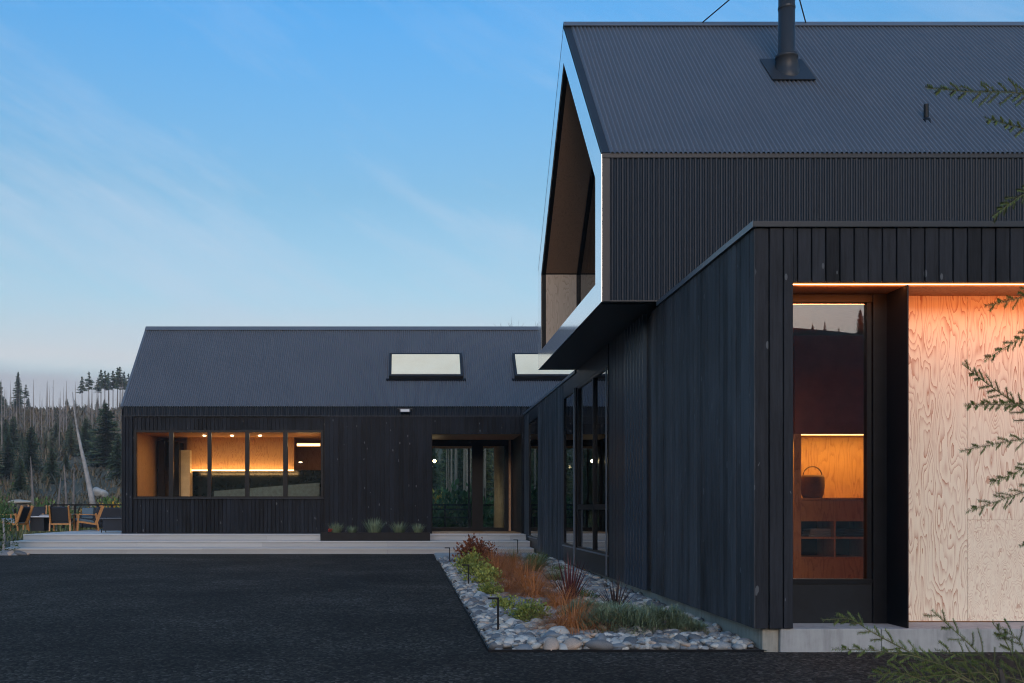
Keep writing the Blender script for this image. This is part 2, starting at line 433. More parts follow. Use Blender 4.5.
# ------------------------------------------------------------------ terrain
def sm(a, b, x):
    t = min(1, max(0, (x - a) / (b - a))); return t * t * (3 - 2 * t)
def terr(x, y):
    z = gz(y) - .05
    n = noise.noise(Vector((x * .012, y * .012, 3))) ; n2 = noise.noise(Vector((x * .05, y * .05, 1)))
    if y > 42:
        prof = ((42, 0), (60, .35), (80, 1.3), (105, 3.2), (150, 8.3), (200, 15.2), (250, 22.3), (300, 29.9), (340, 31), (5000, 31))
        for (a, za), (b, zb) in zip(prof[:-1], prof[1:]):
            if a <= y < b: z += za + (zb - za) * (y - a) / (b - a)
        z += (n * 1.6 + n2 * .5) * sm(70, 130, y) * (1 - sm(250, 300, y))
    if y < -25 or abs(x) > 60:
        r = max(-y - 25, (abs(x) - 60) * .8 if y < 60 else 0)
        hh = 38.5 - .09 * min(max(x, -150), 260) if y < 0 else 22
        z += (sm(0, 150, r) * hh + (n * 5) * sm(20, 120, r)) * (1 - sm(20, 55, y))
    return z
def axis(lims):
    out = []
    for a, b, st in lims:
        k = int(round((b - a) / st)); out += [a + (b - a) * i / k for i in range(k)]
    out.append(lims[-1][1]); return out
xs = axis([(-1500, -300, 100), (-300, -60, 10), (-60, 60, 4), (60, 300, 10), (300, 1500, 100)])
ys = axis([(-1500, -300, 100), (-300, -30, 10), (-30, 60, 4), (60, 340, 6), (340, 2500, 120)])
g = MB()
for y in ys:
    for x in xs: g.v.append((x, y, terr(x, y)))
nx = len(xs)
for j in range(len(ys) - 1):
    for i in range(nx - 1):
        a = j * nx + i; g.f.append((a, a + 1, a + 1 + nx, a + nx))
tag(g.build('ground', M['ground'], smooth=True), kind='structure')

def sheet(name, poly, mat, dz, kind='structure'):
    m = MB(); m.face([(x, y, gz(y) + dz) for x, y in poly])
    o = m.build(name, mat); tag(o, kind=kind); return o
BX0 = lambda y: .79 + (.66 - .79) * (y - 10) / 16.5      # left edge of the planting bed
# drive: a sheet left of the bed and one in front of it
m = MB()
def strip(x0f, x1f, ya, yb, n):
    for i in range(n):
        a = ya + (yb - ya) * i / n; b = ya + (yb - ya) * (i + 1) / n
        m.face([(x0f(a), a, gz(a)), (x1f(a), a, gz(a)), (x1f(b), b, gz(b)), (x0f(b), b, gz(b))])
strip(lambda y: -15, lambda y: BX0(y), 10.02, 27.9, 8)
strip(lambda y: -15, lambda y: 16, -20, 10.02, 8)
tag(m.build('driveway', M['asphalt']), kind='structure')
# planting bed base (soil) and concrete pad by the steps
m = MB()
for i in range(8):
    a = 10.03 + 14.5 * i / 8; b = 10.03 + 14.5 * (i + 1) / 8
    m.face([(BX0(a), a, gz(a) + .015), (3.6, a, gz(a) + .015), (3.6, b, gz(b) + .015), (BX0(b), b, gz(b) + .015)])
tag(m.build('planting_bed_soil', M['soil']), kind='structure')
m = MB(); m.hexa([(.66, 24.4, 0), (3.5, 24.4, 0), (3.5, 27.48, 0), (.66, 27.48, 0), (.66, 24.4, gz(24.4) + .03), (3.5, 24.4, gz(24.4) + .03), (3.5, 27.48, .215), (.66, 27.48, .215)])
tag(m.build('concrete_pad', M['slab']), kind='structure')
# thin dark steel edging round the bed
e = MB()
e.bar((BX0(10.0), 10.02, .0), (3.56, 10.02, .0), .008, .05)
e.bar((BX0(10.0), 10.02, .0), (.66, 26.5, gz(26.5)), .008, .07)
tag(e.build('bed_edging', M['black']), 'thin black steel edging strip around the stone planting bed', 'edging')

# ------------------------------------------------------------------ cladding
def clad(mb, a, b, z0, z1, origin, udir, ndir, holes=(), bw=.14, gap=.011, th=.024, top=None, seed=0):
    """vertical boards from u=a..b, z0..z1 on plane; holes=(u0,u1,z0,z1)"""
    rnd = random.Random(seed); O = Vector(origin); U = Vector(udir); N = Vector(ndir)
    n = max(1, round((b - a) / bw)); bw = (b - a) / n
    for i in range(n):
        u0 = a + i * bw + gap / 2; u1 = a + (i + 1) * bw - gap / 2
        t = th + rnd.uniform(-.0035, .0035)
        segs = [(u0, u1, z0, z1)]
        for h in holes:
            ns = []
            for s0, s1, c0, c1 in segs:
                if s1 <= h[0] or s0 >= h[1] or c1 <= h[2] or c0 >= h[3]: ns.append((s0, s1, c0, c1)); continue
                if s0 < h[0]: ns.append((s0, h[0], c0, c1)); s0 = h[0]
                if s1 > h[1]: ns.append((h[1], s1, c0, c1)); s1 = h[1]
                if c0 < h[2]: ns.append((s0, s1, c0, h[2]))
                if c1 > h[3]: ns.append((s0, s1, h[3], c1))
            segs = ns
        for s0, s1, c0, c1 in segs:
            if s1 - s0 < .004: continue
            ch = .004
            p = [O + U * s0, O + U * s1]
            q = []
            for zz in (c0, c1):
                Z = Vector((0, 0, zz))
                q.append([O + U * s0 + Z, O + U * s1 + Z, O + U * s1 + N * (t - ch) + Z, O + U * (s1 - ch) + N * t + Z, O + U * (s0 + ch) + N * t + Z, O + U * s0 + N * (t - ch) + Z])
            i0 = len(mb.v); mb.v += [tuple(x) for x in q[0] + q[1]]
            for k in range(6):
                kk = (k + 1) % 6; mb.f.append((i0 + k, i0 + kk, i0 + 6 + kk, i0 + 6 + k))
            mb.f.append(tuple(i0 + k for k in range(6))[::-1]); mb.f.append(tuple(i0 + 6 + k for k in range(6)))
def corr(mb, P, U, V, N, ulen, vlen, pitch=.0678, amp=.010, thick=None, ulo=0, trap=True):
    """corrugated sheet: waves run along V, repeated along U"""
    P = Vector(P); U = Vector(U); V = Vector(V); N = Vector(N)
    k = int(ulen / pitch) ; prof = []
    if trap: shape = [(0, 0), (.16, .18), (.34, .9), (.5, 1), (.66, .9), (.84, .18)]
    else: shape = [(0, 0), (.30, .05), (.44, .75), (.56, 1), (.78, 1), (.90, .7)]
    for i in range(k):
        for t, h in shape: prof.append(((i + t) * pitch, h * amp))
    prof.append((min(k * pitch, ulen), 0)); prof.append((ulen, 0))
    i0 = len(mb.v)
    for uu, h in prof:
        mb.v.append(tuple(P + U * uu + N * h)); mb.v.append(tuple(P + U * uu + N * h + V * vlen))
    for i in range(len(prof) - 1):
        a = i0 + 2 * i; mb.f.append((a, a + 2, a + 3, a + 1))

XU, ZU = Vector((1, 0, 0)), Vector((0, 0, 1))
YU_ = Vector((0, 1, 0))

def boxes_of(mb):
    out = []
    for i in range(0, len(mb.v), 8):
        b = MB(); b.v = mb.v[i:i + 8]; b.f = [tuple(k - i for k in f) for f in mb.f if i <= f[0] < i + 8]; out.append(b)
    return out
def each(fn, name, mb, mat):
    for b in boxes_of(mb): fn(name, b, mat)
# ================================================================== FLAT ROOFED WING
wing = empty('flat_roofed_wing', (6, 12, 0), 'flat-roofed wing clad in black charred vertical boards, with lit porch and cobble bed along it', 'house')
def W(name, mb, mat, parent=None, **k):
    o = mb.build(name, mat, **k)
    if parent is None: put(wing, o)
    else: o.parent = parent
    return o
XR = 12.0
PXL = PX(793, YF)          # porch opening left edge
PZT = 3.72                 # porch opening top
SLB = .235
# front cladding
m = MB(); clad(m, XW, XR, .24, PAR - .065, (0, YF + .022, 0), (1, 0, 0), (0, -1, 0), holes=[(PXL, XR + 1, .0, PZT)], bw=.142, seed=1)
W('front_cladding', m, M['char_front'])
m = MB(); m.box(XW + .02, PXL, YF + .03, YF + .14, .27, PAR - .09); m.box(PXL, XR, YF + .03, YF + .14, PZT + .012, PAR - .09)
each(W, 'front_wall_core', m, M['black'])
# side cladding
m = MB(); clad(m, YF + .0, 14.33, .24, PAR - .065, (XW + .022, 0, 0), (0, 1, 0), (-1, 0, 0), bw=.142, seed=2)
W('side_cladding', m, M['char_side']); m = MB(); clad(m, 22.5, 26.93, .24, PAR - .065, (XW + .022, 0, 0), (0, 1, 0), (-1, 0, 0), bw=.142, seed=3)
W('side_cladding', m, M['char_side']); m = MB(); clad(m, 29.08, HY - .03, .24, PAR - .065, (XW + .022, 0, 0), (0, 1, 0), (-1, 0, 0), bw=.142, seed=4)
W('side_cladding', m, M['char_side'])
m = MB(); m.box(XW + .03, XW + .14, YF + .15, 17.4, .27, PAR - .09)
m.box(XW + .03, XW + .14, 22.5, 26.93, .27, PAR - .09); m.box(XW + .03, XW + .14, 29.08, HY, .27, PAR - .09)
m.box(XW + .03, XW + .14, 17.4, 22.5, .27, .575); m.box(XW + .03, XW + .14, 26.93, 29.08, .27, .575)
m.box(XW + .03, XW + .14, 17.4, 22.5, 3.985, PAR - .09); m.box(XW + .03, XW + .14, 26.93, 29.08, 3.985, PAR - .09)
each(W, 'side_wall_core', m, M['black'])
# corrugated side panel, flat dark panels
m = MB(); m.box(XW + .02, XW + .03, 14.66, 16.0, .24, PAR - .02)
for k in range(7): m.hexa([(XW - .028, 14.70 + .2 * k, .24), (XW - .028, 14.76 + .2 * k, .24), (XW + .019, 14.79 + .2 * k, .24), (XW + .019, 14.67 + .2 * k, .24), (XW - .028, 14.70 + .2 * k, PAR - .02), (XW - .028, 14.76 + .2 * k, PAR - .02), (XW + .019, 14.79 + .2 * k, PAR - .02), (XW + .019, 14.67 + .2 * k, PAR - .02)])
W('ribbed_side_panel', m, metal_sheet('ribbed_metal', (.035, .045, .06), .3))
m = MB(); m.box(XW + .008, XW + .03, 16.02, 17.37, .24, PAR - .01)
for k in range(5): m.box(XW + .004, XW + .007, 16.28 + .27 * k, 16.286 + .27 * k, .25, PAR - .01)
W('flat_side_panel', m, M['trim'])
m = MB(); m.box(XW + .0, XW + .03, 17.4, 22.48, .24, .60); m.box(XW, XW + .03, 26.95, 29.06, .24, .60)
each(W, 'lower_side_panel', m, M['soffit'])
m = MB(); m.box(XW - .004, XW + .03, 17.4, 20.75, 3.96, PAR - .004); m.box(XW - .0, XW + .03, 20.76, 22.48, 3.96, PAR - .068); m.box(XW - .0, XW + .03, 26.95, 29.06, 3.96, PAR - .068)
each(W, 'upper_side_panel', m, M['trim'])
m = MB(); m.tube([(XW - .045, 20.72, .27), (XW - .045, 20.72, 3.95)], .022, 10); W('downpipe', m, M['cap'])
m = MB(); m.tube([(XW - .03, 17.42, .27), (XW - .03, 17.42, 3.95)], .014, 8); W('rain_chain', m, M['cap'])
# parapet caps
m = MB(); m.box(XW - .03, XR, YF - .03, YF + .25, PAR - .062, PAR)
W('parapet_cap', m, M['trim'], bevel=.004)
m = MB(); m.box(XW - .031, XW + .22, YF + .252, YU - .002, PAR - .06, PAR + .001); m.box(XW - .031, XW + .22, YB + .01, HY - .02, PAR - .06, PAR + .001)
m.box(XW - .032, XW - .03, YF - .03, YF + .25, PAR - .063, PAR + .0015)
each(W, 'side_parapet_cap', m, M['cap'])
m = MB(); m.box(XW + .1, XR, YF + .2, HY, PAR - .25, PAR - .12); W('flat_roof', m, M['soffit'])
# foundations
m = MB(); m.box(XW + .095, XW + .4, YF + .10, HY, -.4, .238); W('side_foundation', m, M['concrete'])
m = MB(); m.box(XW + .097, PX(781, YF) - .004, YF + .06, YF + .4, -.4, .237); W('corner_foundation', m, M['concrete'])
m = MB()
xx = PX(781, YF)
for seg in (1.02, 2.35, 2.4, 3.0):
    m.box(xx, xx + seg - .006, YF + .015, YF + 1.0, -.4, SLB); xx += seg
W('porch_slab', m, M['slab'], bevel=.006)
# porch
YWN, YPL = 10.5, 10.6
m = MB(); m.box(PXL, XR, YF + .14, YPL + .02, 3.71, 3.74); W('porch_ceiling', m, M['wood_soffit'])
m = MB(); m.box(PXL + .005, XR - .1, YF + .06, YF + .08, 3.7085, 3.7145); W('light_strip', m, M['led'])
m = MB(); m.box(PXL - .03, PXL, YF + .02, YPL, SLB + .002, 3.705); W('porch_side_jamb', m, M['black'])
BL = 5.02
m = MB(); m.box(BL, BL + .014, YF + .05, YPL - .004, SLB + .001, 3.705); W('porch_fin', m, M['black'])
x1 = PX(967.5, YPL)
for nm, a, b, z0, z1, mt in (('plywood_panel', BL + .016, x1 - .0015, SLB + .012, 3.705, 'ply1'), ('plywood_panel', x1 + .0015, x1 + 1.22, 1.325, 3.705, 'ply2'),
                             ('plywood_panel', x1 + .0015, x1 + 1.22, SLB + .012, 1.322, 'ply3'), ('plywood_panel', x1 + 1.223, XR, SLB + .012, 3.705, 'ply2')):
    m = MB(); m.box(a, b, YPL, YPL + .02, z0, 3.7095 if z1 > 3.7 else z1); W(nm, m, M[mt])
# porch window
gx0, gx1, gz0, gz1 = PXL + .03, PX(867.3, YWN), PZ(579, YWN), PZ(302.5, YWN)
fx0, fx1 = PXL - .02, BL - .002
win = tag(W('window', MB().box(fx0, gx0, YWN, YWN + .09, SLB, 3.70).box(gx1, gx1 + .045, YWN, YWN + .09, gz0, gz1)
        .box(gx1 + .05, fx1, YWN - .03, YWN + .06, SLB, 3.70).box(gx0, gx1 + .05, YWN - .012, YWN + .09, gz1, 3.70)
        .box(gx0, gx1 + .05, YWN - .015, YWN + .09, gz0 - .05, gz0), M['black']))
W('pane', MB().box(gx0, gx1, YWN + .03, YWN + .036, gz0, gz1), M['glass_strong'], parent=win)
W('sill_panel', MB().box(gx0, gx1 + .05, YWN, YWN + .02, SLB, gz0 - .052), M['soffit'], parent=win)
# porch room shell
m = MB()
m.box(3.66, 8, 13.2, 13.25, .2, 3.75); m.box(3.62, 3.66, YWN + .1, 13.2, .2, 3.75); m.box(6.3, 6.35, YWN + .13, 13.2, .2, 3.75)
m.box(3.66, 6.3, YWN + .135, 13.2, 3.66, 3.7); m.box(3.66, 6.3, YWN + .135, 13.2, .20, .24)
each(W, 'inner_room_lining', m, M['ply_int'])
def strip_lamp(name, loc, sx, sy, energy, col, rot):
    l = bpy.data.lights.new(name, 'AREA'); l.shape = 'RECTANGLE'; l.size = sx; l.size_y = sy; l.energy = energy; l.color = col
    o = bpy.data.objects.new(name, l); COL.objects.link(o); o.location = loc; o.rotation_euler = rot; return o
strip_lamp('porch_strip_lamp', ((PXL + XR) / 2, YF + .10, 3.700), XR - PXL - .2, .03, 14, (1, .25, .06), (R(28), 0, 0))
strip_lamp('cabinet_strip_lamp', (5.2, 12.55, 2.35), 1.9, .05, 12, (1, .57, .12), (R(12), 0, 0))
# inside: cupboard wall
cab = empty('storage_cabinet', (5.0, 12.4, .24), 'lit wooden cabinet with open cubbies and amber backboard seen through the tall porch window', 'cabinet')
def C(name, mb, mat, par=cab):
    o = mb.build(name, mat); put(par, o); return o
YC = 12.4
cx0, cx1 = PX(795, YC), 6.2
zt = PZ(434, YC); zc_ = PZ(498, YC); zd = PZ(519.5, YC); zm = PZ(537, YC); zb = PZ(557, YC)
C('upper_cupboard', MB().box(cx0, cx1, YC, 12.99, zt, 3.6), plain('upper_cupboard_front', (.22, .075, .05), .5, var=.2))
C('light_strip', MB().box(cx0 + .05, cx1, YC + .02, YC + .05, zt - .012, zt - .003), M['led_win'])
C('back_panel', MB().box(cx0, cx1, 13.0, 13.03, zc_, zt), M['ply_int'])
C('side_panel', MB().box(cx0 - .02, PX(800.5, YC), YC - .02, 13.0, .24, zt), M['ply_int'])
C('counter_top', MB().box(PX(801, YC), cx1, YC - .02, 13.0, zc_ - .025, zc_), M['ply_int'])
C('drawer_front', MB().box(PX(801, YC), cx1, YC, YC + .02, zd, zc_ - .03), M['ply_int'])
cb = MB()
xa = PX(801, YC)
for z in (zd, zm, zb): cb.box(xa, cx1, YC - .01, 12.9, z - .022, z)
for px_ in (834.5, 868, 902): cb.box(PX(px_, YC) - .011, PX(px_, YC) + .011, YC - .008, 12.9, zb, zd - .022)
C('cubby_frame', cb, M['ply_int'])
C('cubby_back', MB().box(xa, cx1, 12.9, 12.92, zb, zd), M['screen'])
C('base_panel', MB().box(xa, cx1, YC + .02, YC + .04, .24, zb - .023), M['ply_int'])
# basket on the counter
def lathe(prof, seg=20):
    mb = MB()
    for r, z in prof:
        for j in range(seg):
            a = 2 * math.pi * j / seg; mb.v.append((r * math.cos(a), r * math.sin(a), z))
    for k in range(len(prof) - 1):
        for j in range(seg):
            a = k * seg + j; b = k * seg + (j + 1) % seg; mb.f.append((a, b, b + seg, a + seg))
    return mb
bk = empty('woven_basket', (PX(812.5, 12.6), 12.6, zc_), 'brown woven basket with a loop handle on the counter behind the porch window', 'basket')
b_ = lathe([(0, 0), (.11, 0), (.135, .05), (.145, .15), (.14, .26), (.13, .29), (.12, .27), (.12, .03), (0, .03)]).build('basket_body', M['basket'], bk, smooth=True)
MB().tube([(-.12 * math.cos(a), 0, .28 + .12 * math.sin(a)) for a in [math.pi * i / 10 for i in range(11)]], .008, 6).build('handle', M['basket'], bk)
for i, (px_, zz, cc, lb) in enumerate(((817, zm, 'fabric_grey', 'grey rolled cloth in the upper left cubby of the lit cabinet'), (850, zm, 'fabric_dark', 'dark folded cloth in the upper right cubby of the lit cabinet'))):
    fm = MB()
    for k in range(3): fm.box(-.15 + .01 * k, .15 - .012 * k, -.12, .12, .035 * k, .035 * k + .032)
    o = fm.build('folded_cloth', M[cc], bevel=.01, loc=(PX(px_, 12.6), 12.6, zz)); tag(o, lb, 'cloth')
# side glazing of the wing
def side_window(y0, y1, z0, z1, mulls, transom=None):
    fr = MB(); X0, X1 = XW + .0, XW + .075
    fr.box(X0, X1, y0, y0 + .05, z0, z1); fr.box(X0, X1, y1 - .05, y1, z0, z1)
    fr.box(X0 + .001, X1, y0 + .05, y1 - .05, z0, z0 + .04); fr.box(X0 + .001, X1, y0 + .05, y1 - .05, z1 - .05, z1)
    for y in mulls: fr.box(X0 - .012, X1, y - .035, y + .035, z0 + .04, z1 - .05)
    if transom:
        ya, yb, tz = transom; fr.box(X0 - .002, X1, ya, yb, tz - .05, tz + .05)
    wn = W('window', fr, M['black'])
    ys_ = [y0 + .05] + list(mulls) + [y1 - .05]
    for a, b in zip(ys_[:-1], ys_[1:]):
        W('pane', MB().box(X0 + .03, X0 + .034, a, b, z0 + .04, z1 - .05), M['glass_side'], parent=wn)
    W('sill', MB().box(X0 - .03, X0 - .0005, y0 + .002, y1 - .002, z0 - .02, z0 + .005), M['cap'], parent=wn)
side_window(17.4, 20.6, .62, 3.96, [F * XW / (593.5 - CX)], (17.44, 20.55, 1.47))
side_window(20.82, 22.48, .62, 3.96, [])
side_window(26.95, 29.06, .62, 3.96, [])
m = MB(); m.box(XW + .2, 9, 14.6, 14.65, .2, 4.0); m.box(9, 9.05, 14.65, HY, .2, 4.0); m.box(XW + .15, 9, 14.65, HY, .35, .4); m.box(XW + .15, 9, 14.65, HY, 4.0, 4.04)
each(W, 'hall_lining', m, M['ply_loggia'])

# ================================================================== RAISED GABLED VOLUME
up_ = empty('raised_gabled_volume', (6, 17, PAR), 'raised black corrugated metal upper storey with open plywood-lined gable end and chimney', 'house')
def U_(name, mb, mat, parent=None, **k):
    o = mb.build(name, mat, **k)
    if parent is None: put(up_, o)
    else: o.parent = parent
    return o
UR = 14.0
m = MB(); corr(m, (XG + .115, YU, PAR + .02), XU, ZU, (0, -1, 0), UR - XG - .12, ZE - PAR - .09, pitch=.0725, amp=.022)
U_('corrugated_wall', m, M['wall_metal'])
m = MB(); m.box(XG + .02, UR, YU + .004, YU + .16, PAR + .01, ZE - .08); U_('wall_core', m, M['black'])
m = MB(); m.box(XG + .005, XG + .115, YU - .018, YU + .1, PAR + .0, ZE - .07); U_('corner_trim', m, M['trim'], bevel=.003)
m = MB(); m.box(XG + .116, UR, YU - .02, YU + .003, PAR + .0, PAR + .019); U_('bottom_trim', m, M['trim'])
m = MB(); m.box(XG + .006, UR, YU - .03, YU + .15, ZE - .069, ZE - .005); U_('eave_trim', m, M['trim'], bevel=.003)
m = MB(); m.box(XG + .02, UR, YB - .16, YB - .004, PAR, ZE - .03); each(U_, 'rear_wall', m, M['wall_metal'])
# roof sheets
s2 = math.sqrt(.5); slen = (ZR - ZE) / s2
m = MB(); corr(m, (XG + .10, YU - .035, ZE - .02), XU, (0, s2, s2), (0, -s2, s2), UR - XG - .1, slen + .03, pitch=.0678, amp=.034, trap=False)
U_('front_roof', m, M['roof_metal'], smooth=True)
m = MB(); corr(m, (XG + .10, YB + .035, ZE - .02), XU, (0, -s2, s2), (0, s2, s2), UR - XG - .1, slen + .03, pitch=.0678, amp=.034, trap=False)
U_('rear_roof', m, M['roof_metal'])
def slopebox(mb, x0, x1, ya, za, yb, zb, t):      # a slab between two lines, thickness t downward (perp)
    d = Vector((0, yb - ya, zb - za)).normalized(); n = Vector((0, -d.z, d.y))
    if n.z < 0: n = -n
    lo = -n * t
    A0, A1, B1, B0 = Vector((x0, ya, za)), Vector((x1, ya, za)), Vector((x1, yb, zb)), Vector((x0, yb, zb))
    mb.hexa([A0 + lo, A1 + lo, B1 + lo, B0 + lo, A0, A1, B1, B0])
# rake trim on top
m = MB(); slopebox(m, XG, XG + .112, YU - .03, ZE + .005, YR, ZR + .035, .05); slopebox(m, XG, XG + .112, YB + .03, ZE + .005, YR, ZR + .035, .05)
U_('rake_trim', m, M['trim'])
m = MB(); slopebox(m, XG + .0, UR, YR - .12, ZR - .035, YR, ZR + .085, .012); slopebox(m, XG + .0, UR, YR + .12, ZR - .035, YR, ZR + .085, .012)
U_('ridge_cap', m, M['cap'])
# gable frame: pentagon ring with thickness
def pent(y0, y1, z0, ze, yr, zr): return [(y0, z0), (y0, ze), (yr, zr), (y1, ze), (y1, z0)]
FW = .46; k_ = FW * (math.sqrt(2)); dz_ = FW * math.tan(R(22.5))
out = pent(YU - .012, YB + .012, PAR + .001, ZE + .0, YR, ZR + .02)
ia, ib = YU + FW, YB - FW
inn = pent(ia, ib, PAR + .34, ZE - .0 + FW - k_, YR, ZR + .02 - k_)
m = MB()
def ring(mb, x0, x1, o_, i_):
    n = len(o_)
    for k in range(n):
        a, b = o_[k], o_[(k + 1) % n]; c, d2 = i_[(k + 1) % n], i_[k]
        pts = [(x0, *a), (x0, *b), (x0, *c), (x0, *d2), (x1, *a), (x1, *b), (x1, *c), (x1, *d2)]
        mb.hexa(pts)
ring(m, XG, XG + .02, out, inn); U_('gable_fascia', m, M['fascia'])
inn2 = pent(ia - .012, ib + .012, PAR + .33, ZE + FW - k_ + .007, YR, ZR + .036 - k_)
m = MB(); ring(m, XG + .021, XG + .10, inn2, pent(ia + .0005, ib - .0005, PAR + .341, ZE + FW - k_ , YR, ZR + .019 - k_)); U_('gable_lip', m, M['black'])
# loggia lining (plywood) as five slabs
XL0, XL1 = XG + .101, XG + .78
zs = ZE + FW - k_
m = MB()
m.box(XL0, XL1, ib, ib + .03, PAR + .34, zs); m.box(XL0, XL1, ia - .03, ia, PAR + .34, zs)
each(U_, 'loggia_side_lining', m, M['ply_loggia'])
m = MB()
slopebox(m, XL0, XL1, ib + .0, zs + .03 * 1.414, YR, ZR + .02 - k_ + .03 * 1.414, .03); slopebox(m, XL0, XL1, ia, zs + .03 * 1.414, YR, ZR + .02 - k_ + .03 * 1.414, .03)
U_('loggia_ceiling_lining', m, plywood('plywood_loggia_shaded', 8.8, (.17, .095, .062), (.30, .18, .115), freq=50, contrast=.7))  # darker copy of the loggia plywood, ceiling shade put into its colour
m = MB(); m.box(XG + .02, XL1 + .3, ia - .03, ib + .03, PAR + .30, PAR + .339); U_('loggia_floor', m, M['soffit'])
m = MB(); 
o2 = pent(ia, ib, PAR + .34, zs, YR, ZR + .02 - k_); i2 = pent(ia + .07, ib - .07, PAR + .41, zs - .03, YR, ZR + .02 - k_ - .1)
ring(m, XL1 - .06, XL1 + .02, o2, i2); gw = U_('gable_window', m, M['black'])
m = MB(); m.face([(XL1 - .02, *p) for p in i2]); U_('pane', m, M['glass_side'], parent=gw)
m = MB(); m.box(XL1 + 2.5, XL1 + 2.54, ia, ib, PAR + .3, ZE + .3); U_('inner_partition', m, M['ply_loggia'])
# underside
m = MB(); m.box(XG + .03, XW + .3, YU + .17, YB - .17, PAR - .002, PAR + .2); U_('soffit', m, M['soffit'])
m = MB(); m.box(XG + .09, XG + .11, YU + .9, YB - .9, PAR - .05, PAR - .003); 
# chimney
chx, chy, chz = 6.0, 15.86, ZE + (15.86 - YU)
ch = empty('chimney_pipe', (chx, chy, chz), 'round dark metal flue pipe with conical flashing rising from the upper roof', 'chimney')
lathe([(.127, -.3), (.127, 1.5), (.124, 1.5), (.124, 2.35), (.127, 2.35)], 28).build('flue', M['trim'], ch, smooth=True)
lathe([(.131, 1.02), (.134, 1.03), (.134, 1.06), (.131, 1.07)], 28).build('seam_band', M['trim'], ch)
lathe([(.128, .30), (.175, .29), (.175, .24), (.16, .225), (.2, .0), (.26, -.26), (.2, -.3)], 28).build('flashing_cone', M['trim'], ch, smooth=True)
lathe([(.0, 2.55), (.2, 2.45), (.2, 2.42), (0, 2.44)], 24).build('rain_cap', M['black'], ch)
fp = MB(); slopebox(fp, -.34, .34, -.32, -.32 + .10, .26, .26 + .10, .012); fp.build('flashing_plate', M['trim'], ch)
for i, (px_, l) in enumerate(((701, 'thin stay wire running from the ridge up to the flue, left of it'), (806, 'thin stay wire running from the ridge up to the flue, right of it'))):
    a = Vector((PX(px_, YR), YR, ZR + .05)); b = Vector((chx, chy, chz + 1.95))
    o = MB().tube([a, b], .011, 6).build('stay_wire', M['black']); tag(o, l, 'cable', 'stay wires of the chimney')
vx, vy = 7.58, 14.62; vz = ZE + vy - YU
vp = empty('vent_pipe', (vx, vy, vz), 'small black plumbing vent pipe low on the upper roof', 'vent pipe')
lathe([(.035, -.05), (.035, .25), (.028, .25), (.028, 0)], 14).build('pipe', M['black'], vp)
lathe([(.036, .05), (.06, .03), (.085, -.06)], 14).build('flashing_boot', M['black'], vp)

# ================================================================== LONG GABLED HOUSE
hs = empty('long_gabled_house', (0, 33, DK), 'long low black board-clad house with metal gable roof, two skylights and a lit ribbon window', 'house')
def H(name, mb, mat, parent=None, **k):
    o = mb.build(name, mat, **k)
    if parent is None: put(hs, o)
    else: o.parent = parent
    return o
hX = lambda px: PX(px, HY); hZ = lambda py: PZ(py, HY)
wx0, wx1, wz0, wz1 = hX(134), hX(323.2), hZ(498), hZ(430)
dx0, dx1, dzt = hX(432), hX(521.5), hZ(434)
CT = 4.237
m = MB()
clad(m, HX0 + .0, HX0 + .32, DK + .01, CT, (0, HY + .0, 0), (1, 0, 0), (0, -1, 0), bw=.11, seed=11)
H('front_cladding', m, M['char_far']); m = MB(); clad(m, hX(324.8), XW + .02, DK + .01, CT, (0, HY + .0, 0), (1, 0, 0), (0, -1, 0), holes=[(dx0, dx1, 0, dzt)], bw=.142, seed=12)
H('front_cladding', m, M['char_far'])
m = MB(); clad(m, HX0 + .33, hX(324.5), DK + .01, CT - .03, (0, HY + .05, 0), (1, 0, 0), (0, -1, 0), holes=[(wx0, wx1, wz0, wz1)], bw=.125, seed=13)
H('window_bay_cladding', m, M['char_far'])
m = MB()   # core walls with openings
m.box(HX0 + .01, wx0, HY + .055, HY + .2, DK, HE - .02); m.box(wx1, hX(324.4), HY + .055, HY + .2, DK, HE - .02); m.box(hX(324.4), dx0 - .0, HY + .003, HY + .2, DK, HE - .02)
m.box(wx0, wx1, HY + .055, HY + .2, DK, wz0); m.box(wx0, wx1, HY + .055, HY + .2, wz1, HE - .02)
m.box(dx0, dx1, HY + .003, HY + .2, dzt + .012, HE - .02); m.box(dx1, HX1, HY + .003, HY + .2, DK, HE - .02)
each(H, 'front_wall_core', m, M['black'])
m = MB(); corr(m, (HX0 + .03, HY + .003, CT + .02), XU, ZU, (0, -1, 0), XW + 5 - HX0, HE - CT - .03, pitch=.0725, amp=.022)
H('corrugated_band', m, M['wall_metal'])
m = MB(); m.box(HX0 - .01, XW + .0, HY - .035, HY + .002, CT + .001, CT + .022); H('cladding_flashing', m, M['trim'])
m = MB(); m.box(HX0 - .012, HX0 - .001, HY - .03, HY + .25, DK, HE - .04); H('corner_trim', m, M['trim'])
# gable end (left)
m = MB()
pg = [(HY + .2, DK), (HY + .2, HE), (HR, HZR - .12), (HB, HE), (HB, DK)]
m.face([(HX0 + .01, *p) for p in pg]); m.face([(HX0 + .12, *p) for p in pg][::-1])
H('gable_wall', m, M['char_far'])
m = MB(); m.box(HX0 + .12, -1.0, HB - .12, HB, DK, HE - .01); m.box(3.6, HX1, HB - .12, HB, DK, HE - .01); m.box(-1.0, 3.6, HB - .12, HB, 3.6, HE - .01); each(H, 'rear_wall', m, M['ply_int'])
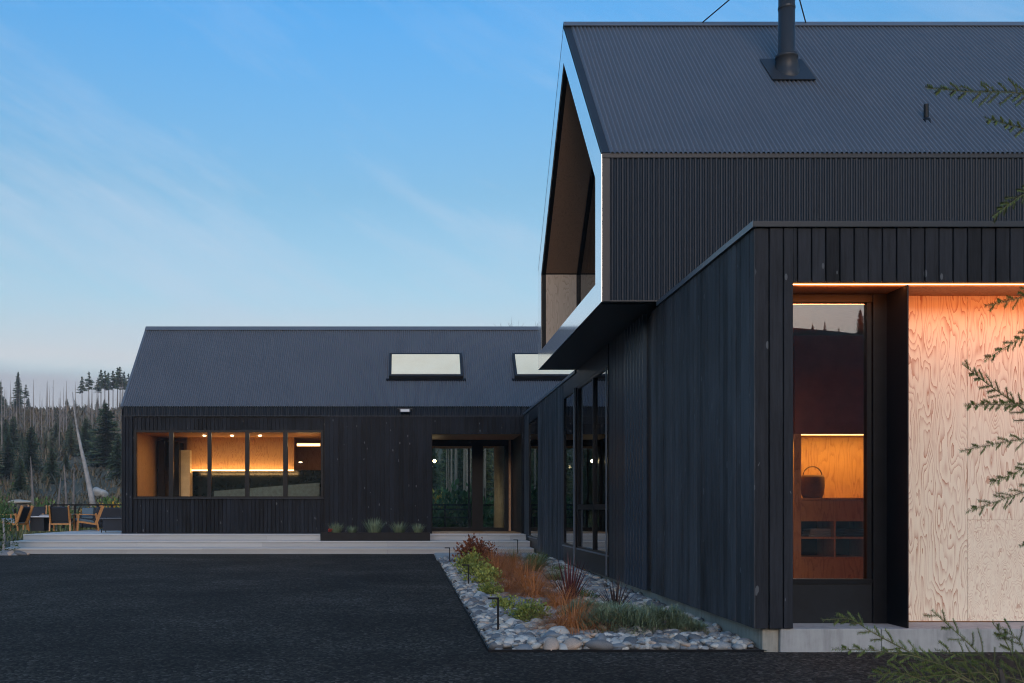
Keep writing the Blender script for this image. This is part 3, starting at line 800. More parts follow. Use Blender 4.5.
# roof
sl2 = (HZR - HE) / s2
m = MB(); corr(m, (HX0 - .02, HY - .04, HE - .03), XU, (0, s2, s2), (0, -s2, s2), HX1 - HX0, sl2 + .03, pitch=.0678, amp=.034, trap=False); H('front_roof', m, M['roof_metal'], smooth=True)
m = MB(); corr(m, (HX0 - .02, HB + .04, HE - .03), XU, (0, -s2, s2), (0, s2, s2), HX1 - HX0, sl2 + .03, pitch=.0678, amp=.034, trap=False); H('rear_roof', m, M['roof_metal'])
m = MB(); slopebox(m, HX0, HX1, HY, HE - .035, HR, HZR - .04, .14); slopebox(m, HX0, HX1, HB, HE - .035, HR, HZR - .04, .14); H('roof_deck', m, M['soffit'])
m = MB(); slopebox(m, HX0 - .045, HX0 + .03, HY - .06, HE - .015, HR, HZR + .045, .1); slopebox(m, HX0 - .045, HX0 + .03, HB + .06, HE - .015, HR, HZR + .045, .1); H('rake_trim', m, M['cap'])
m = MB(); slopebox(m, HX0 - .04, HX1, HR - .14, HZR - .055, HR, HZR + .085, .012); slopebox(m, HX0 - .04, HX1, HR + .14, HZR - .055, HR, HZR + .085, .012); H('ridge_cap', m, M['cap'])
# skylights
def skylight(x0, x1):
    ya, yb = 31.22, 32.06
    def rp(y, n): return (y - n * s2, HE + (y - HY) + n * s2)
    d = Vector((0, s2, s2)); nn = Vector((0, -s2, s2))
    def P(x, y, n): 
        q = Vector((x, y, HE - .0 + (y - HY))) + nn * n; return q
    cm = MB()
    def b(xa, xb, y0, y1, n0, n1): cm.hexa([P(xa, y0, n0), P(xb, y0, n0), P(xb, y1, n0), P(xa, y1, n0), P(xa, y0, n1), P(xb, y0, n1), P(xb, y1, n1), P(xa, y1, n1)])
    t = .07
    b(x0, x1, ya, ya + .05, -.1, .16); b(x0, x1, yb - .05, yb, -.1, .16); b(x0, x0 + t, ya + .05, yb - .05, -.1, .16); b(x1 - t, x1, ya + .05, yb - .05, -.1, .16)
    c = H('skylight', cm, M['trim'])
    b2 = MB(); cm = b2; 
    b2.hexa([P(x0 + t + .01, ya + .055, .10), P(x1 - t - .01, ya + .055, .10), P(x1 - t - .01, yb - .055, .10), P(x0 + t + .01, yb - .055, .10),
             P(x0 + t + .01, ya + .055, .165), P(x1 - t - .01, ya + .055, .165), P(x1 - t - .01, yb - .055, .165), P(x0 + t + .01, yb - .055, .165)])
    H('pane', b2, M['skylight'], parent=c)
    f = MB(); f.box(x0 - .08, x1 + .08, 0, 0, 0, 0); f = MB()
    f.hexa([P(x0 - .09, ya - .07, .012), P(x1 + .09, ya - .07, .012), P(x1 + .09, ya + .0, .012), P(x0 - .09, ya, .012), P(x0 - .09, ya - .07, .05), P(x1 + .09, ya - .07, .05), P(x1 + .09, ya, .05), P(x0 - .09, ya, .05)])
    H('flashing', f, M['black'], parent=c)
skylight(-.66, 1.66); skylight(3.28, 5.6)
fl = empty('flood_light', (hX(405), HY - .03, 4.42), 'small grey flood light fixed under the eave of the long house below the skylight', 'lamp')
MB().box(-.23, .23, -.04, .02, .03, .06).build('bracket', M['trim'], fl); MB().box(-.16, .16, -.16, -.04, -.07, .03).build('housing', M['cap'], fl, bevel=.01)
MB().box(-.13, .13, -.165, -.161, -.055, .015).build('lens', M['white_top'], fl)
# ribbon window
YG = HY + .06
panes = [(136.3, 168.7), (173.2, 207.4), (211.1, 245), (249, 283), (287.6, 320.9)]
fr = MB(); pz0, pz1 = hZ(496.3), hZ(432.3)
fr.box(wx0, wx1, HY + .0, HY + .12, wz0, pz0); fr.box(wx0, wx1, HY + .0, HY + .12, pz1, wz1)
xs_ = [wx0] + [v for p in panes for v in (hX(p[0]), hX(p[1]))] + [wx1]
for i in range(0, len(xs_), 2): fr.box(xs_[i], xs_[i + 1], HY + .001, HY + .12, pz0, pz1)
rw = H('ribbon_window', fr, M['black'])
for a, b in panes: H('pane', MB().box(hX(a), hX(b), YG, YG + .006, pz0, pz1), M['glass_kitchen'], parent=rw)
H('sill', MB().box(wx0 - .02, wx1 + .02, HY - .05, HY - .0005, wz0 - .02, wz0 + .01), M['trim'], parent=rw)
# interior shell
FL = DK + .02
m = MB(); m.box(HX0 + .13, HX1 - .2, HY + .2, HB - .12, FL - .1, FL); H('floor', m, M['ply_int'])
m = MB(); m.box(HX0 + .13, dx0 - .1, HY + .2, HB - .12, 3.85, 3.90); m.box(dx0 - .1, HX1 - .2, 32.98, HB - .12, 4.02, 4.06); each(H, 'ceiling', m, M['ply_int'])
m = MB(); m.box(-1.1, -1.0, 31.0, HB - .12, FL, 4.02); m.box(HX0 + .121, HX0 + .15, HY + .2, HB - .13, FL, 4.02); m.box(-7.9, -7.62, 34.2, 34.3, FL, 4.02); each(H, 'inner_walls', m, M['ply_int'])
# entrance recess
m = MB(); m.box(dx0, dx1, HY + .2, 32.98, dzt, dzt + .02); H('entrance_soffit', m, M['wood_soffit'])
m = MB(); m.box(dx0 - .1, dx0, HY + .2, 33.0, DK, 4.0); m.box(dx1, dx1 + .1, HY + .2, 33.0, DK, 4.0); m.box(dx1 + .0, 9.0, 33.0, 33.1, DK, 4.0); m.box(dx0, dx1, HY + .2, 33, dzt + .02, 4.0); each(H, 'entrance_walls', m, M['black'])
YD = 32.9
ex = lambda px: PX(px, YD); ez = lambda py: PZ(py, YD)
d_ = MB()
zt_, zb_ = dzt - .001, DK + .003
hx = [(dx0 - .0, ex(432.5)), (ex(472), ex(483)), (ex(504.4), ex(508.6))]
for a, b in hx: d_.box(a, b, YD, YD + .1, zb_, zt_)
for a, b in ((hx[0][1], hx[1][0]), (hx[1][1], hx[2][0])):
    d_.box(a, b, YD + .001, YD + .1, zb_, zb_ + .13); d_.box(a, b, YD + .001, YD + .1, ez(446), zt_)
en = H('entrance_door', d_, M['black'])
H('pane', MB().box(hx[0][1], hx[1][0], YD + .04, YD + .046, zb_ + .13, ez(446)), M['glass_door'], parent=en)
H('pane', MB().box(hx[1][1], hx[2][0], YD + .04, YD + .046, zb_ + .13, ez(446)), M['glass_door'], parent=en)
H('handle', MB().tube([(hx[1][1] + .06, YD - .05, 1.5), (hx[1][1] + .06, YD - .05, 2.1)], .015, 8), M['black'], parent=en)
H('timber_jamb', MB().box(ex(508.7), ex(510.8), YD - .02, YD + .1, zb_, zt_), M['wood_soffit'], parent=en)
H('side_panel', MB().box(ex(511), dx1, YD, YD + .1, zb_, zt_), M['black'], parent=en)
# rear glazing of the passage
rg = MB()
for x in (-1.0, .55, 2.1, 3.56): rg.box(x, x + .06, HB - .1, HB, DK, 3.6)
rg.box(-1, 3.6, HB - .1, HB - .001, DK + .001, DK + .1); rgo = H('rear_window', rg, M['black'])
for x in (-.93, .62, 2.17): H('pane', MB().box(x, x + 1.39, HB - .05, HB - .044, DK + .1, 3.6), M['glass_door'], parent=rgo)
# log column and pendant
lc = MB().tube([(0, 0, 0), (.01, 0, 1.1), (-.01, 0, 2.2), (0, 0, 3.33)], [.19, .18, .175, .17], 18).build('log_column', M['log'], smooth=True, loc=(PX(499, 34.3), 34.3, FL))
tag(lc, 'pale peeled log column standing just inside the entrance door', 'column')
pe = empty('pendant_lamp', (PX(434.5, 33.6), 33.6, PZ(461, 33.6)), 'glowing round pendant bulb hanging inside the entrance door glass', 'lamp')
lathe([(.0, -.06), (.035, -.05), (.05, -.02), (.055, 0), (.045, .03), (.02, .055), (0, .06)], 14).build('bulb', M['bulb'], pe, smooth=True)
MB().tube([(0, 0, .08), (0, 0, 4.01 - pe.location.z)], .006, 6).build('cord', M['black'], pe)

# kitchen behind the ribbon window
YK = 33.8
kh = empty('kitchen_hood_cabinet', (PX(240, YK), YK, 2.9), 'long plywood wall cabinet lit by a warm strip along its lower edge in the kitchen', 'cabinet')
hx0, hx1 = PX(187, YK), PX(294, YK)
def K(name, mb, mat, par): o = mb.build(name, mat); put(par, o); return o
K('cabinet_body', MB().box(hx0, hx1, YK, YK + .5, PZ(469.5, YK), 4.01), M['ply_int'], kh)
K('light_strip', MB().box(hx0 + .15, hx1, YK - .05, YK - .01, PZ(471, YK), PZ(469.6, YK)), M['led_int'], kh)
kc = empty('kitchen_counter', (PX(240, YK), YK, FL), 'dark kitchen counter with blue-grey backsplash and painted bluish reflection under the lit cabinet', 'counter')
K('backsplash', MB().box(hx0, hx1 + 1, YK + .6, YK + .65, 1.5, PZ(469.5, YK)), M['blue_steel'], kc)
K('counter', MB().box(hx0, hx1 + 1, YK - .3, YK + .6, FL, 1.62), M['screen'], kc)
K('painted_reflection', MB().hexa([(PX(214, 33.4), 33.4, 1.6), (hx1 + .9, 33.4, 1.6), (hx1 + .9, 33.45, 1.6), (PX(214, 33.4), 33.45, 1.6), (PX(214, 33.4), 33.4, 2.02), (hx1 + .9, 33.4, 2.3), (hx1 + .9, 33.45, 2.3), (PX(214, 33.4), 33.45, 2.02)]), plain('blue_grey_reflection', (.05, .09, .12), .4, var=.3), kc)  # blue-grey panel shaped and coloured as a sloping reflection in the panes
m = MB(); m.box(HX0 + .15, hx0, 34.6, 34.64, FL, 4.02); H('kitchen_partition', m, M['ply_int'])
tv = tag(MB().box(PX(146.5, 33.9), PX(158, 33.9), 33.9, 33.95, PZ(500, 33.9), PZ(469, 33.9)).build('wall_screen', M['screen'], bevel=.01), 'black screen beside the fridge at the left end of the kitchen', 'screen')
dr = tag(MB().box(PX(158.5, 33.7), PX(165.5, 33.7), 33.6, 34.3, FL, PZ(441, 33.7)).build('tall_dark_cupboard', M['screen'], bevel=.01), 'tall near-black cupboard at the left end of the kitchen', 'cupboard')
dr2 = tag(MB().box(PX(172, 33.2), PX(179, 33.2), 33.2, 33.9, FL, PZ(442, 33.2)).build('open_pantry_door', M['screen'], bevel=.01), 'dark open pantry door behind the second pane of the ribbon window', 'door')
lc2 = tag(MB().box(PX(180, 33.5), PX(190, 33.5), 33.5, 33.9, FL, PZ(450, 33.5)).build('plywood_pier', M['log'], bevel=.01), 'pale plywood pier between pantry door and hood cabinet', 'pier')
for i, px_ in enumerate((204.5, 232, 260, 300.5)):
    o = lathe([(0, 0), (.05, 0), (.06, .012), (.0, .02)], 12).build('downlight', M['spot'], loc=(PX(px_, 32.8), 32.8, 3.82 if i < 3 else 2.95))
    tag(o, ['small warm ceiling downlight, leftmost, above the second window pane', 'small warm ceiling downlight above the third window pane', 'small warm ceiling downlight above the fourth window pane', 'small warm spotlight hanging low behind the fifth window pane'][i], 'lamp', 'downlights in the kitchen')
o = MB().box(PX(297, 32.6), PX(320, 32.6), 32.6, 32.66, PZ(446, 32.6), PZ(443.5, 32.6)).build('linear_light', M['led_int']); tag(o, 'warm linear light glowing behind the right-hand pane of the ribbon window', 'lamp')
strip_lamp('kitchen_strip_lamp', (PX(240, 33.7), 33.6, 2.65), 3.6, .05, 10, (1, .58, .22), (R(150), 0, 0))
kl = bpy.data.lights.new('kitchen_light', 'AREA'); kl.shape = 'RECTANGLE'; kl.size = 5; kl.size_y = 1.0; kl.energy = 34; kl.color = (1, .70, .38)
ko = bpy.data.objects.new('kitchen_light', kl); COL.objects.link(ko); ko.location = (-5.2, 32.0, 3.80)

# ------------------------------------------------------------------ deck and steps
dk = empty('deck', (-4, 31, 0), 'pale board deck with three long steps running along the black long house', 'deck')
def D(name, mb, mat=None): o = mb.build(name, mat or M['deck']); put(dk, o); return o
DX0 = PX(3.5, 28)
levels = [(29.4, DK, DK - .16), (28.45, .50, .34), (27.5, .33, .165)]
tops = MB(); ris = MB()
# top surface: boards running in x
def boards(mb, x0, x1, y0, y1, z, w=.14, seg=3.6):
    y = y0
    while y < y1 - .01:
        yy = min(y + w, y1); x = x0; off = random.uniform(.4, seg)
        while x < x1:
            xe = min(x1, x + off); mb.box(x + .002, xe - .002, y + .002, yy - .004, z - .03, z + random.uniform(-.001, .001)); x = xe; off = seg
        y = yy
boards(tops, DX0, HX0 - .02, 29.4, 38.6, DK); boards(tops, HX0 - .02, XW - .03, 29.4, 30.26, DK); boards(tops, dx0 + .01, dx1 - .01, 30.27, 32.88, DK - .0)
boards(tops, HX0, 9, HB + .06, 38.6, DK)
boards(tops, DX0, XW - .03, 28.45, 29.395, .50); boards(tops, DX0, XW - .03, 27.5, 28.445, .33)
D('treads', tops)
for yf, zt1, zb1 in levels:
    x = DX0; 
    while x < XW - .04:
        xe = min(x + 3.6, XW - .03)
        ris.box(x + .002, xe - .002, yf + .03, yf + .055, zb1 - .01, zt1 - .032); x = xe
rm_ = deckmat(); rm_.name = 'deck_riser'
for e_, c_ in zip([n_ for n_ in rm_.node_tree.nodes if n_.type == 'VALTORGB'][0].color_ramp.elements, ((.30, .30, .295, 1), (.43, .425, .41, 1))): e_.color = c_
D('risers', ris, rm_)
core = MB(); core.box(DX0 + .02, XW - .05, 29.45, 38.5, .02, DK - .04); core.box(DX0 + .02, XW - .05, 28.5, 29.44, .02, .46); core.box(DX0 + .02, XW - .05, 27.56, 28.49, .1, .29)
core.box(XW - .05, 9, 33.5, 38.5, .02, DK - .04)
D('substructure', core, M['black'])
# railing along the rear of the deck
rl = empty('deck_railing', (-4, 38.4, DK), 'low black metal railing along the far edge of the pale deck', 'railing')
rm = MB(); rm.box(PX(51, 38.4), 9, 38.37, 38.43, 1.54, 1.60); put(rl, rm.build('top_rail', M['black']))
for px_ in (15, 29, 52, 63.5, 75, 98, 112, 445, 470, 500, 530):
    put(rl, MB().box(PX(px_, 38.4) - .035, PX(px_, 38.4) + .035, 38.36, 38.44, DK, 1.54).build('post', M['black']))
rb = MB()
for z in (.85, 1.05, 1.25, 1.42): rb.box(PX(51, 38.4), 9, 38.39, 38.41, z, z + .012)
put(rl, rb.build('cables', M['black']))
# outdoor table seen through the entrance
ot = empty('outdoor_dining_table', (1.6, 37.3, DK), 'dark slatted dining table with benches on the rear deck, seen through the entrance glass', 'table')
MB().box(-1.3, 1.1, -.35, .35, .70, .74).build('tabletop', M['fabric_dark'], ot)
for sx in (-1.15, .95):
    for sy in (-.3, .3): MB().box(sx - .03, sx + .03, sy - .03, sy + .03, 0, .70).build('leg', M['fabric_dark'], ot)
bm_ = MB().box(-1.2, 1.0, -.75, -.5, .42, .46)
for sx in (-1.0, .8): bm_.box(sx - .03, sx + .03, -.7, -.55, 0, .42)
o = bm_.build('wooden_bench', M['fabric_dark'], loc=(1.6, 37.3, DK)); tag(o, 'dark bench standing in front of the rear dining table', 'bench')

# ------------------------------------------------------------------ planter
pl = empty('planter_box', (PX(375.5, 28.95), 28.95, .505), 'long low black planter box on the step left of the entrance', 'planter')
pw = (PX(430, 28.95) - PX(321, 28.95)) / 2
MB().box(-pw, pw, -.22, -.19, 0, .235).box(-pw, pw, .19, .22, 0, .235).box(-pw, -pw + .03, -.19, .19, 0, .235).box(pw - .03, pw, -.19, .19, 0, .235).build('box', M['black'], pl)
MB().box(-pw + .03, pw - .03, -.19, .19, .02, .2).build('soil', M['soil'], pl)

# ------------------------------------------------------------------ plants
def blade(mb, base, dirv, L, w, droop, n=5, twist=0.):
    """an arching strip blade"""
    p = Vector(base); d = Vector(dirv).normalized(); side = d.cross(Vector((0, 0, 1)))
    if side.length < .05: side = Vector((1, 0, 0))
    side.normalize(); i0 = len(mb.v)
    for k in range(n + 1):
        t = k / n; ww = w * (1 - t) ** .7 * .5 if k else w * .4
        s_ = side * max(ww, .0004)
        mb.v.append(tuple(p - s_)); mb.v.append(tuple(p + s_))
        p = p + d * (L / n); d = (d + Vector((0, 0, -droop / n))).normalized()
    for k in range(n):
        a = i0 + 2 * k; mb.f.append((a, a + 1, a + 3, a + 2))
def sedge_mesh(name, mat, r, h, n, seed, w=.006, droop=1.6, spread=.9):
    rnd = random.Random(seed); mb = MB()
    for _ in range(n):
        a = rnd.uniform(0, 6.283); rr = r * .35 * math.sqrt(rnd.random())
        tilt = rnd.uniform(.1, spread)
        dv = (math.cos(a) * tilt, math.sin(a) * tilt, 1)
        L = h * rnd.uniform(.7, 1.35)
        blade(mb, (math.cos(a) * rr, math.sin(a) * rr, 0), dv, L, w * rnd.uniform(.7, 1.4), droop * rnd.uniform(.6, 1.3), 6)
    return mb.mesh(name, mat)
def leaf_mesh(name, mat, rx, rz, n, seed, ls=.04, clusters=9, aspect=.55, upw=.4):
    rnd = random.Random(seed); mb = MB()
    cl = [(rnd.uniform(0, 6.283), math.sqrt(rnd.random()), rnd.uniform(.5, 1)) for _ in range(clusters)]
    for a0, r0, hh in cl:
        mb.tube([(0, 0, 0), (math.cos(a0) * r0 * rx * .5, math.sin(a0) * r0 * rx * .5, rz * hh * .35), (math.cos(a0) * r0 * rx * .75, math.sin(a0) * r0 * rx * .75, rz * hh * .9)], [ls * .09, ls * .07, ls * .03], 4)
    for _ in range(n):
        a0, r0, hh = rnd.choice(cl)
        cx, cy = math.cos(a0) * r0 * rx * .6, math.sin(a0) * r0 * rx * .6
        u = Vector((rnd.gauss(0, 1), rnd.gauss(0, 1), abs(rnd.gauss(0, 1)) + .1)).normalized()
        rr = rnd.uniform(.55, 1.05)
        p = Vector((cx + u.x * rx * .45 * rr, cy + u.y * rx * .45 * rr, u.z * rz * hh * rr))
        d = (u + Vector((rnd.uniform(-.6, .6), rnd.uniform(-.6, .6), rnd.uniform(-.2, upw + .4)))).normalized()
        s_ = d.cross(Vector((rnd.uniform(-1, 1), rnd.uniform(-1, 1), 1))).normalized()
        L = ls * rnd.uniform(.6, 1.4); ww = L * aspect
        mb.face([p, p + d * L * .5 + s_ * ww * .5, p + d * L, p + d * L * .5 - s_ * ww * .5])
    return mb.mesh(name, mat)
def spiky_mesh(name, mat, n, h, w, seed):
    rnd = random.Random(seed); mb = MB()
    for i in range(n):
        a = i * 2.4 + rnd.uniform(-.3, .3); t = (i / n); tilt = .08 + t * .95 * rnd.uniform(.75, 1.1)
        blade(mb, (math.cos(a) * .03, math.sin(a) * .03, 0), (math.cos(a) * tilt, math.sin(a) * tilt, 1), h * rnd.uniform(.75, 1.15), w * rnd.uniform(.8, 1.2), .25, 5)
    return mb.mesh(name, mat)
PL = []   # footprint list for stones
def plant(name, me, x, y, label, cat, group=None, s=1.0, z=None, foot=.3, rz=None):
    o = bpy.data.objects.new(name, me); COL.objects.link(o); o.location = (x, y, gz(y) + .03 if z is None else z)
    o.rotation_euler = (0, 0, random.uniform(0, 6.28) if rz is None else rz); o.scale = (s, s, s * random.uniform(.92, 1.08))
    tag(o, label, cat, group)
    if z is None: PL.append((x, y, foot * s))
    return o
sed = [sedge_mesh('orange_sedge', M['sedge'], .6, .55, 1500, s_, .0045, 2.9, 1.9) for s_ in (1, 2, 3)]
sp = [(1.86, 11.35, 1.0, 'rust orange sedge tuft nearest the driveway edge of the bed'), (2.02, 13.4, .85, 'small rust sedge tuft left of the red spiky plant'),
      (1.85, 14.9, 1.05, 'rust sedge clump left of and behind the red spiky plant'), (1.55, 15.7, .8, 'low rust sedge clump beside the yellow-green leaves in mid bed'), (1.95, 16.6, 1.1, 'rust sedge clump in the middle of the bed'), (1.6, 17.9, 1.0, 'rust sedge clump behind the mid-bed sedges'),
      (2.0, 19.0, 1.05, 'rust sedge clump level with the second path light from the steps'), (1.75, 20.4, 1.1, 'rust sedge clump in front of the red-brown shrub'), (2.1, 21.3, .9, 'rust sedge clump right of the red-brown shrub'), (1.9, 22.6, 1.0, 'rearmost rust sedge clump near the deck steps')]
for i, (x, y, s_, lb) in enumerate(sp): plant('sedge_clump', sed[i % 3], x, y, lb, 'ornamental grass', 'rust sedges in the stone bed', s_, foot=.26)
hb = [leaf_mesh('red_brown_shrub', M['heuchera'], .42, .62, 900, s_, .06, 14, .7) for s_ in (4, 5)]
plant('leafy_shrub', hb[0], 1.35, 22.4, 'tall red-brown leafy shrub beside the path light nearest the steps', 'shrub', s=1.15, foot=.3)
plant('leafy_shrub', hb[1], 1.75, 23.6, 'red-brown leafy shrub behind the others in front of the deck steps', 'shrub', s=.9, foot=.3)
lm = [leaf_mesh('lime_perennial', M['lime'], .38, .34, 1300, s_, .045, 12, .6) for s_ in (6, 7, 8)]
for i, (x, y, s_, lb) in enumerate([(1.46, 12.1, .95, 'yellow-green leafy perennial nearest the tall front path light'), (1.28, 13.3, .7, 'small yellow-green perennial behind the front path light'), (1.2, 15.3, .8, 'yellow-green perennial between two path lights'),
                                    (1.25, 17.3, 1.1, 'tall yellow-green perennial by the middle path light'), (1.3, 19.2, 1.1, 'yellow-green perennial behind the middle path light'), (1.3, 20.9, 1.2, 'olive-green perennial at the foot of the red-brown shrub')]):
    plant('leafy_perennial', lm[i % 3], x, y, lb, 'perennial', 'yellow-green perennials in the bed', s_, foot=.25)
ol = [sedge_mesh('olive_grass', M['olive'], .4, .4, 480, s_, .006, 1.3, 1.0) for s_ in (9, 10)]
for i, (x, y, s_, lb) in enumerate([(2.45, 19.8, 1.0, 'olive green grass clump right of the rust sedges'), (2.75, 21.2, 1.0, 'olive green grass clump near the window wall'), (2.55, 17.6, .8, 'small olive grass clump behind the red spiky plant'), (2.35, 22.7, .9, 'olive grass clump just before the concrete pad')]):
    plant('grass_clump', ol[i % 2], x, y, lb, 'ornamental grass', 'olive grasses in the bed', s_, foot=.24)
gm = [leaf_mesh('green_mound', M['green'], .3, .26, 600, s_, .04, 9, .4) for s_ in (11, 12)]
for i, (x, y, s_, lb) in enumerate([(2.6, 14.6, .85, 'small dark green mound between the two spiky plants'), (2.95, 23.2, 1.1, 'dark green mound by the wall near the steps'), (3.0, 20.0, .8, 'small green mound under the tall side window')]):
    plant('green_mound', gm[i % 2], x, y, lb, 'shrub', 'green mounds in the bed', s_, foot=.22)
plant('spiky_plant', spiky_mesh('phormium_red', M['phorm_red'], 46, .62, .035, 3), 2.28, 14.2, 'red-purple spiky strap-leaved plant rising behind the rust sedge', 'spiky plant', s=1, foot=.2)
plant('spiky_plant', spiky_mesh('phormium_dark', M['phorm_dark'], 34, .46, .03, 5), 2.72, 13.2, 'dark brown spiky strap-leaved plant above the grey-green mounds', 'spiky plant', s=1, foot=.2)
def juniper(seed, rx, rz, n):
    rnd = random.Random(seed); mb = MB()
    for _ in range(n):
        a = rnd.uniform(0, 6.283); r = rx * math.sqrt(rnd.random()); 
        hh = rz * (1 - (r / rx) ** 2) ** .5 * (.75 + .35 * noise.noise(Vector((math.cos(a) * r * 6, math.sin(a) * r * 6, seed))))
        p = Vector((math.cos(a) * r, math.sin(a) * r, max(.01, hh * rnd.uniform(.55, 1))))
        blade(mb, p, (math.cos(a) * .9 + rnd.uniform(-1, 1), math.sin(a) * .9 + rnd.uniform(-1, 1), rnd.uniform(.1, 1.1)), rnd.uniform(.05, .11), .009, .3, 2)
    return mb.mesh('grey_green_mound', M['juniper'])
jm = [juniper(s_, .50, .36, 5200) for s_ in (1, 2)]
for i, (x, y, s_, lb) in enumerate([(2.35, 11.25, 1.0, 'grey-green feathery mound at the front, left half'), (2.82, 11.5, .95, 'grey-green feathery mound at the front, right half beside the wall corner'), (2.25, 12.35, .85, 'grey-green feathery mound behind, under the dark spiky plant'), (3.12, 11.15, .55, 'small grey-green mound closest to the concrete foundation')]):
    plant('feathery_mound', jm[i % 2], x, y, lb, 'shrub', 'grey-green feathery mounds', s_, foot=.36)
# planter plants
lv = [sedge_mesh('lavender', leafy('lavender_leaves', (.06, .10, .06), (.24, .29, .17)), .35, .3, 260, s_, .012, .3, .8) for s_ in (20, 21)]
for i, (px_, s_, lb) in enumerate([(336, .95, 'green tuft with a red flower at the left end of the black planter'), (352, .75, 'low yellowish tuft, second in the black planter'), (374, 1.35, 'tallest grey-green tuft in the middle of the black planter'), (399, 1.1, 'grey-green tuft right of the middle of the black planter'), (418, .85, 'small green tuft at the right end of the black planter')]):
    plant('planter_plant', lv[i % 2], PX(px_, 28.95), 28.95, lb, 'plant', 'tufts in the black planter', s_, z=.70)
o = MB().box(-.04, .04, -.04, .04, 0, .08).build('red_flower', leafy('red_petals', (.3, .03, .02), (.5, .06, .04)), loc=(PX(330, 28.9), 28.85, .76)); 
o.data = leaf_mesh('red_flower', o.data.materials[0], .07, .09, 60, 4, .05, 3, .8); tag(o, 'small red flower head at the left end of the black planter', 'flower')

# ------------------------------------------------------------------ river stones
def stone_mesh(seed, sub=2):
    import bmesh
    bm = bmesh.new(); bmesh.ops.create_icosphere(bm, subdivisions=sub, radius=.5)
    rnd = random.Random(seed); sx, sy, sz = rnd.uniform(.9, 1.3), rnd.uniform(.6, .95), rnd.uniform(.42, .75)
    for v_ in bm.verts:
        n = noise.noise(v_.co * 1.6 + Vector((seed * 7, 0, 0)))
        v_.co *= 1 + n * .38; v_.co = Vector((v_.co.x * sx, v_.co.y * sy, v_.co.z * sz))
    vs = [tuple(v_.co) for v_ in bm.verts]; fs = [tuple(v_.index for v_ in f.verts) for f in bm.faces]
    bm.free(); mb = MB(); mb.v = vs; mb.f = fs; return mb
protos = [stone_mesh(i, 3) for i in range(10)]; lowp = [stone_mesh(i, 2) for i in range(10)]
pm = [p.mesh('river_stone', M['stone'], True) for p in protos]
rnd = random.Random(5); cand = []
y = 10.12
while y < 24.4:
    x = BX0(y) + .07
    while x < XW + .06:
        dx, dy = rnd.uniform(-.05, .05), rnd.uniform(-.05, .05)
        s_ = rnd.choice([.07, .08, .09, .11, .12, .14, .16]) if rnd.random() > .06 else rnd.uniform(.17, .24)
        X_, Y_ = min(max(x + dx, BX0(y) + .55 * s_), XW + .09 - .5 * s_), max(y + dy, 10.06 + s_ * .42)
        cand.append([X_, Y_, s_, rnd.uniform(0, .03)])
        if rnd.random() < .55: cand.append([X_ + rnd.uniform(-.06, .06) if X_ > 1.1 else X_, Y_ + rnd.uniform(0, .06), s_ * .8, .055])
        x += .088
    y += .068
vis = []; 
for c in cand:
    cover = max([1 - math.hypot(c[0] - a, (c[1] - b)) / f for a, b, f in PL] + [0])
    c.append(cover)
cand = [c for c in cand if c[4] < .55]
cand.sort(key=lambda c: -(c[2] / c[1]) * (1 if c[4] <= 0 else .3))
bulk = MB()
for i, (X_, Y_, s_, dz, cv_) in enumerate(cand):
    rz = rnd.uniform(0, 6.28); k = rnd.randrange(10); tx, ty = rnd.uniform(-.4, .4), rnd.uniform(-.4, .4)
    zz = gz(Y_) + s_ * .16 + dz
    if i < 300:
        o = bpy.data.objects.new('river_stone', pm[k]); COL.objects.link(o); o.location = (X_, Y_, zz); o.rotation_euler = (tx, ty, rz); o.scale = (s_,) * 3
        tag(o, 'smooth rounded river stone lying among many in the grey cobble bed', 'stone', 'river stones covering the planting bed')
    else:
        bulk.add(lowp[k], Matrix.Translation((X_, Y_, zz)) @ Matrix.Rotation(rz, 4, 'Z') @ Matrix.Rotation(tx, 4, 'X') @ Matrix.Scale(s_, 4))
tag(bulk.build('river_stones', M['stone'], smooth=True), 'smaller and more distant grey river stones filling the planting bed', 'stones', kind='stuff')

# ------------------------------------------------------------------ path lights
def pathlight(x, y, h, label, root=None):
    r = empty('path_light', (x, y, gz(y) + .02), label, 'path light', 'black path lights in the bed')
    MB().box(-.011, .011, -.011, .011, -.1, h).build('post', M['black'], r)
    MB().box(-.115, .0109, -.016, .016, h + .0005, h + .022).build('lamp_head', M['black'], r)
for x, y, h, lb in ((.99, 11.2, .39, 'black angled path light nearest the driveway front of the bed'), (.99, 16.8, .385, 'black angled path light midway along the left edge of the bed'),
                    (.915, 23.0, .36, 'black angled path light at the far left corner of the bed'), (2.93, 27.1, .37, 'black angled path light standing before the steps near the wing')):
    pathlight(x, y, h, lb)

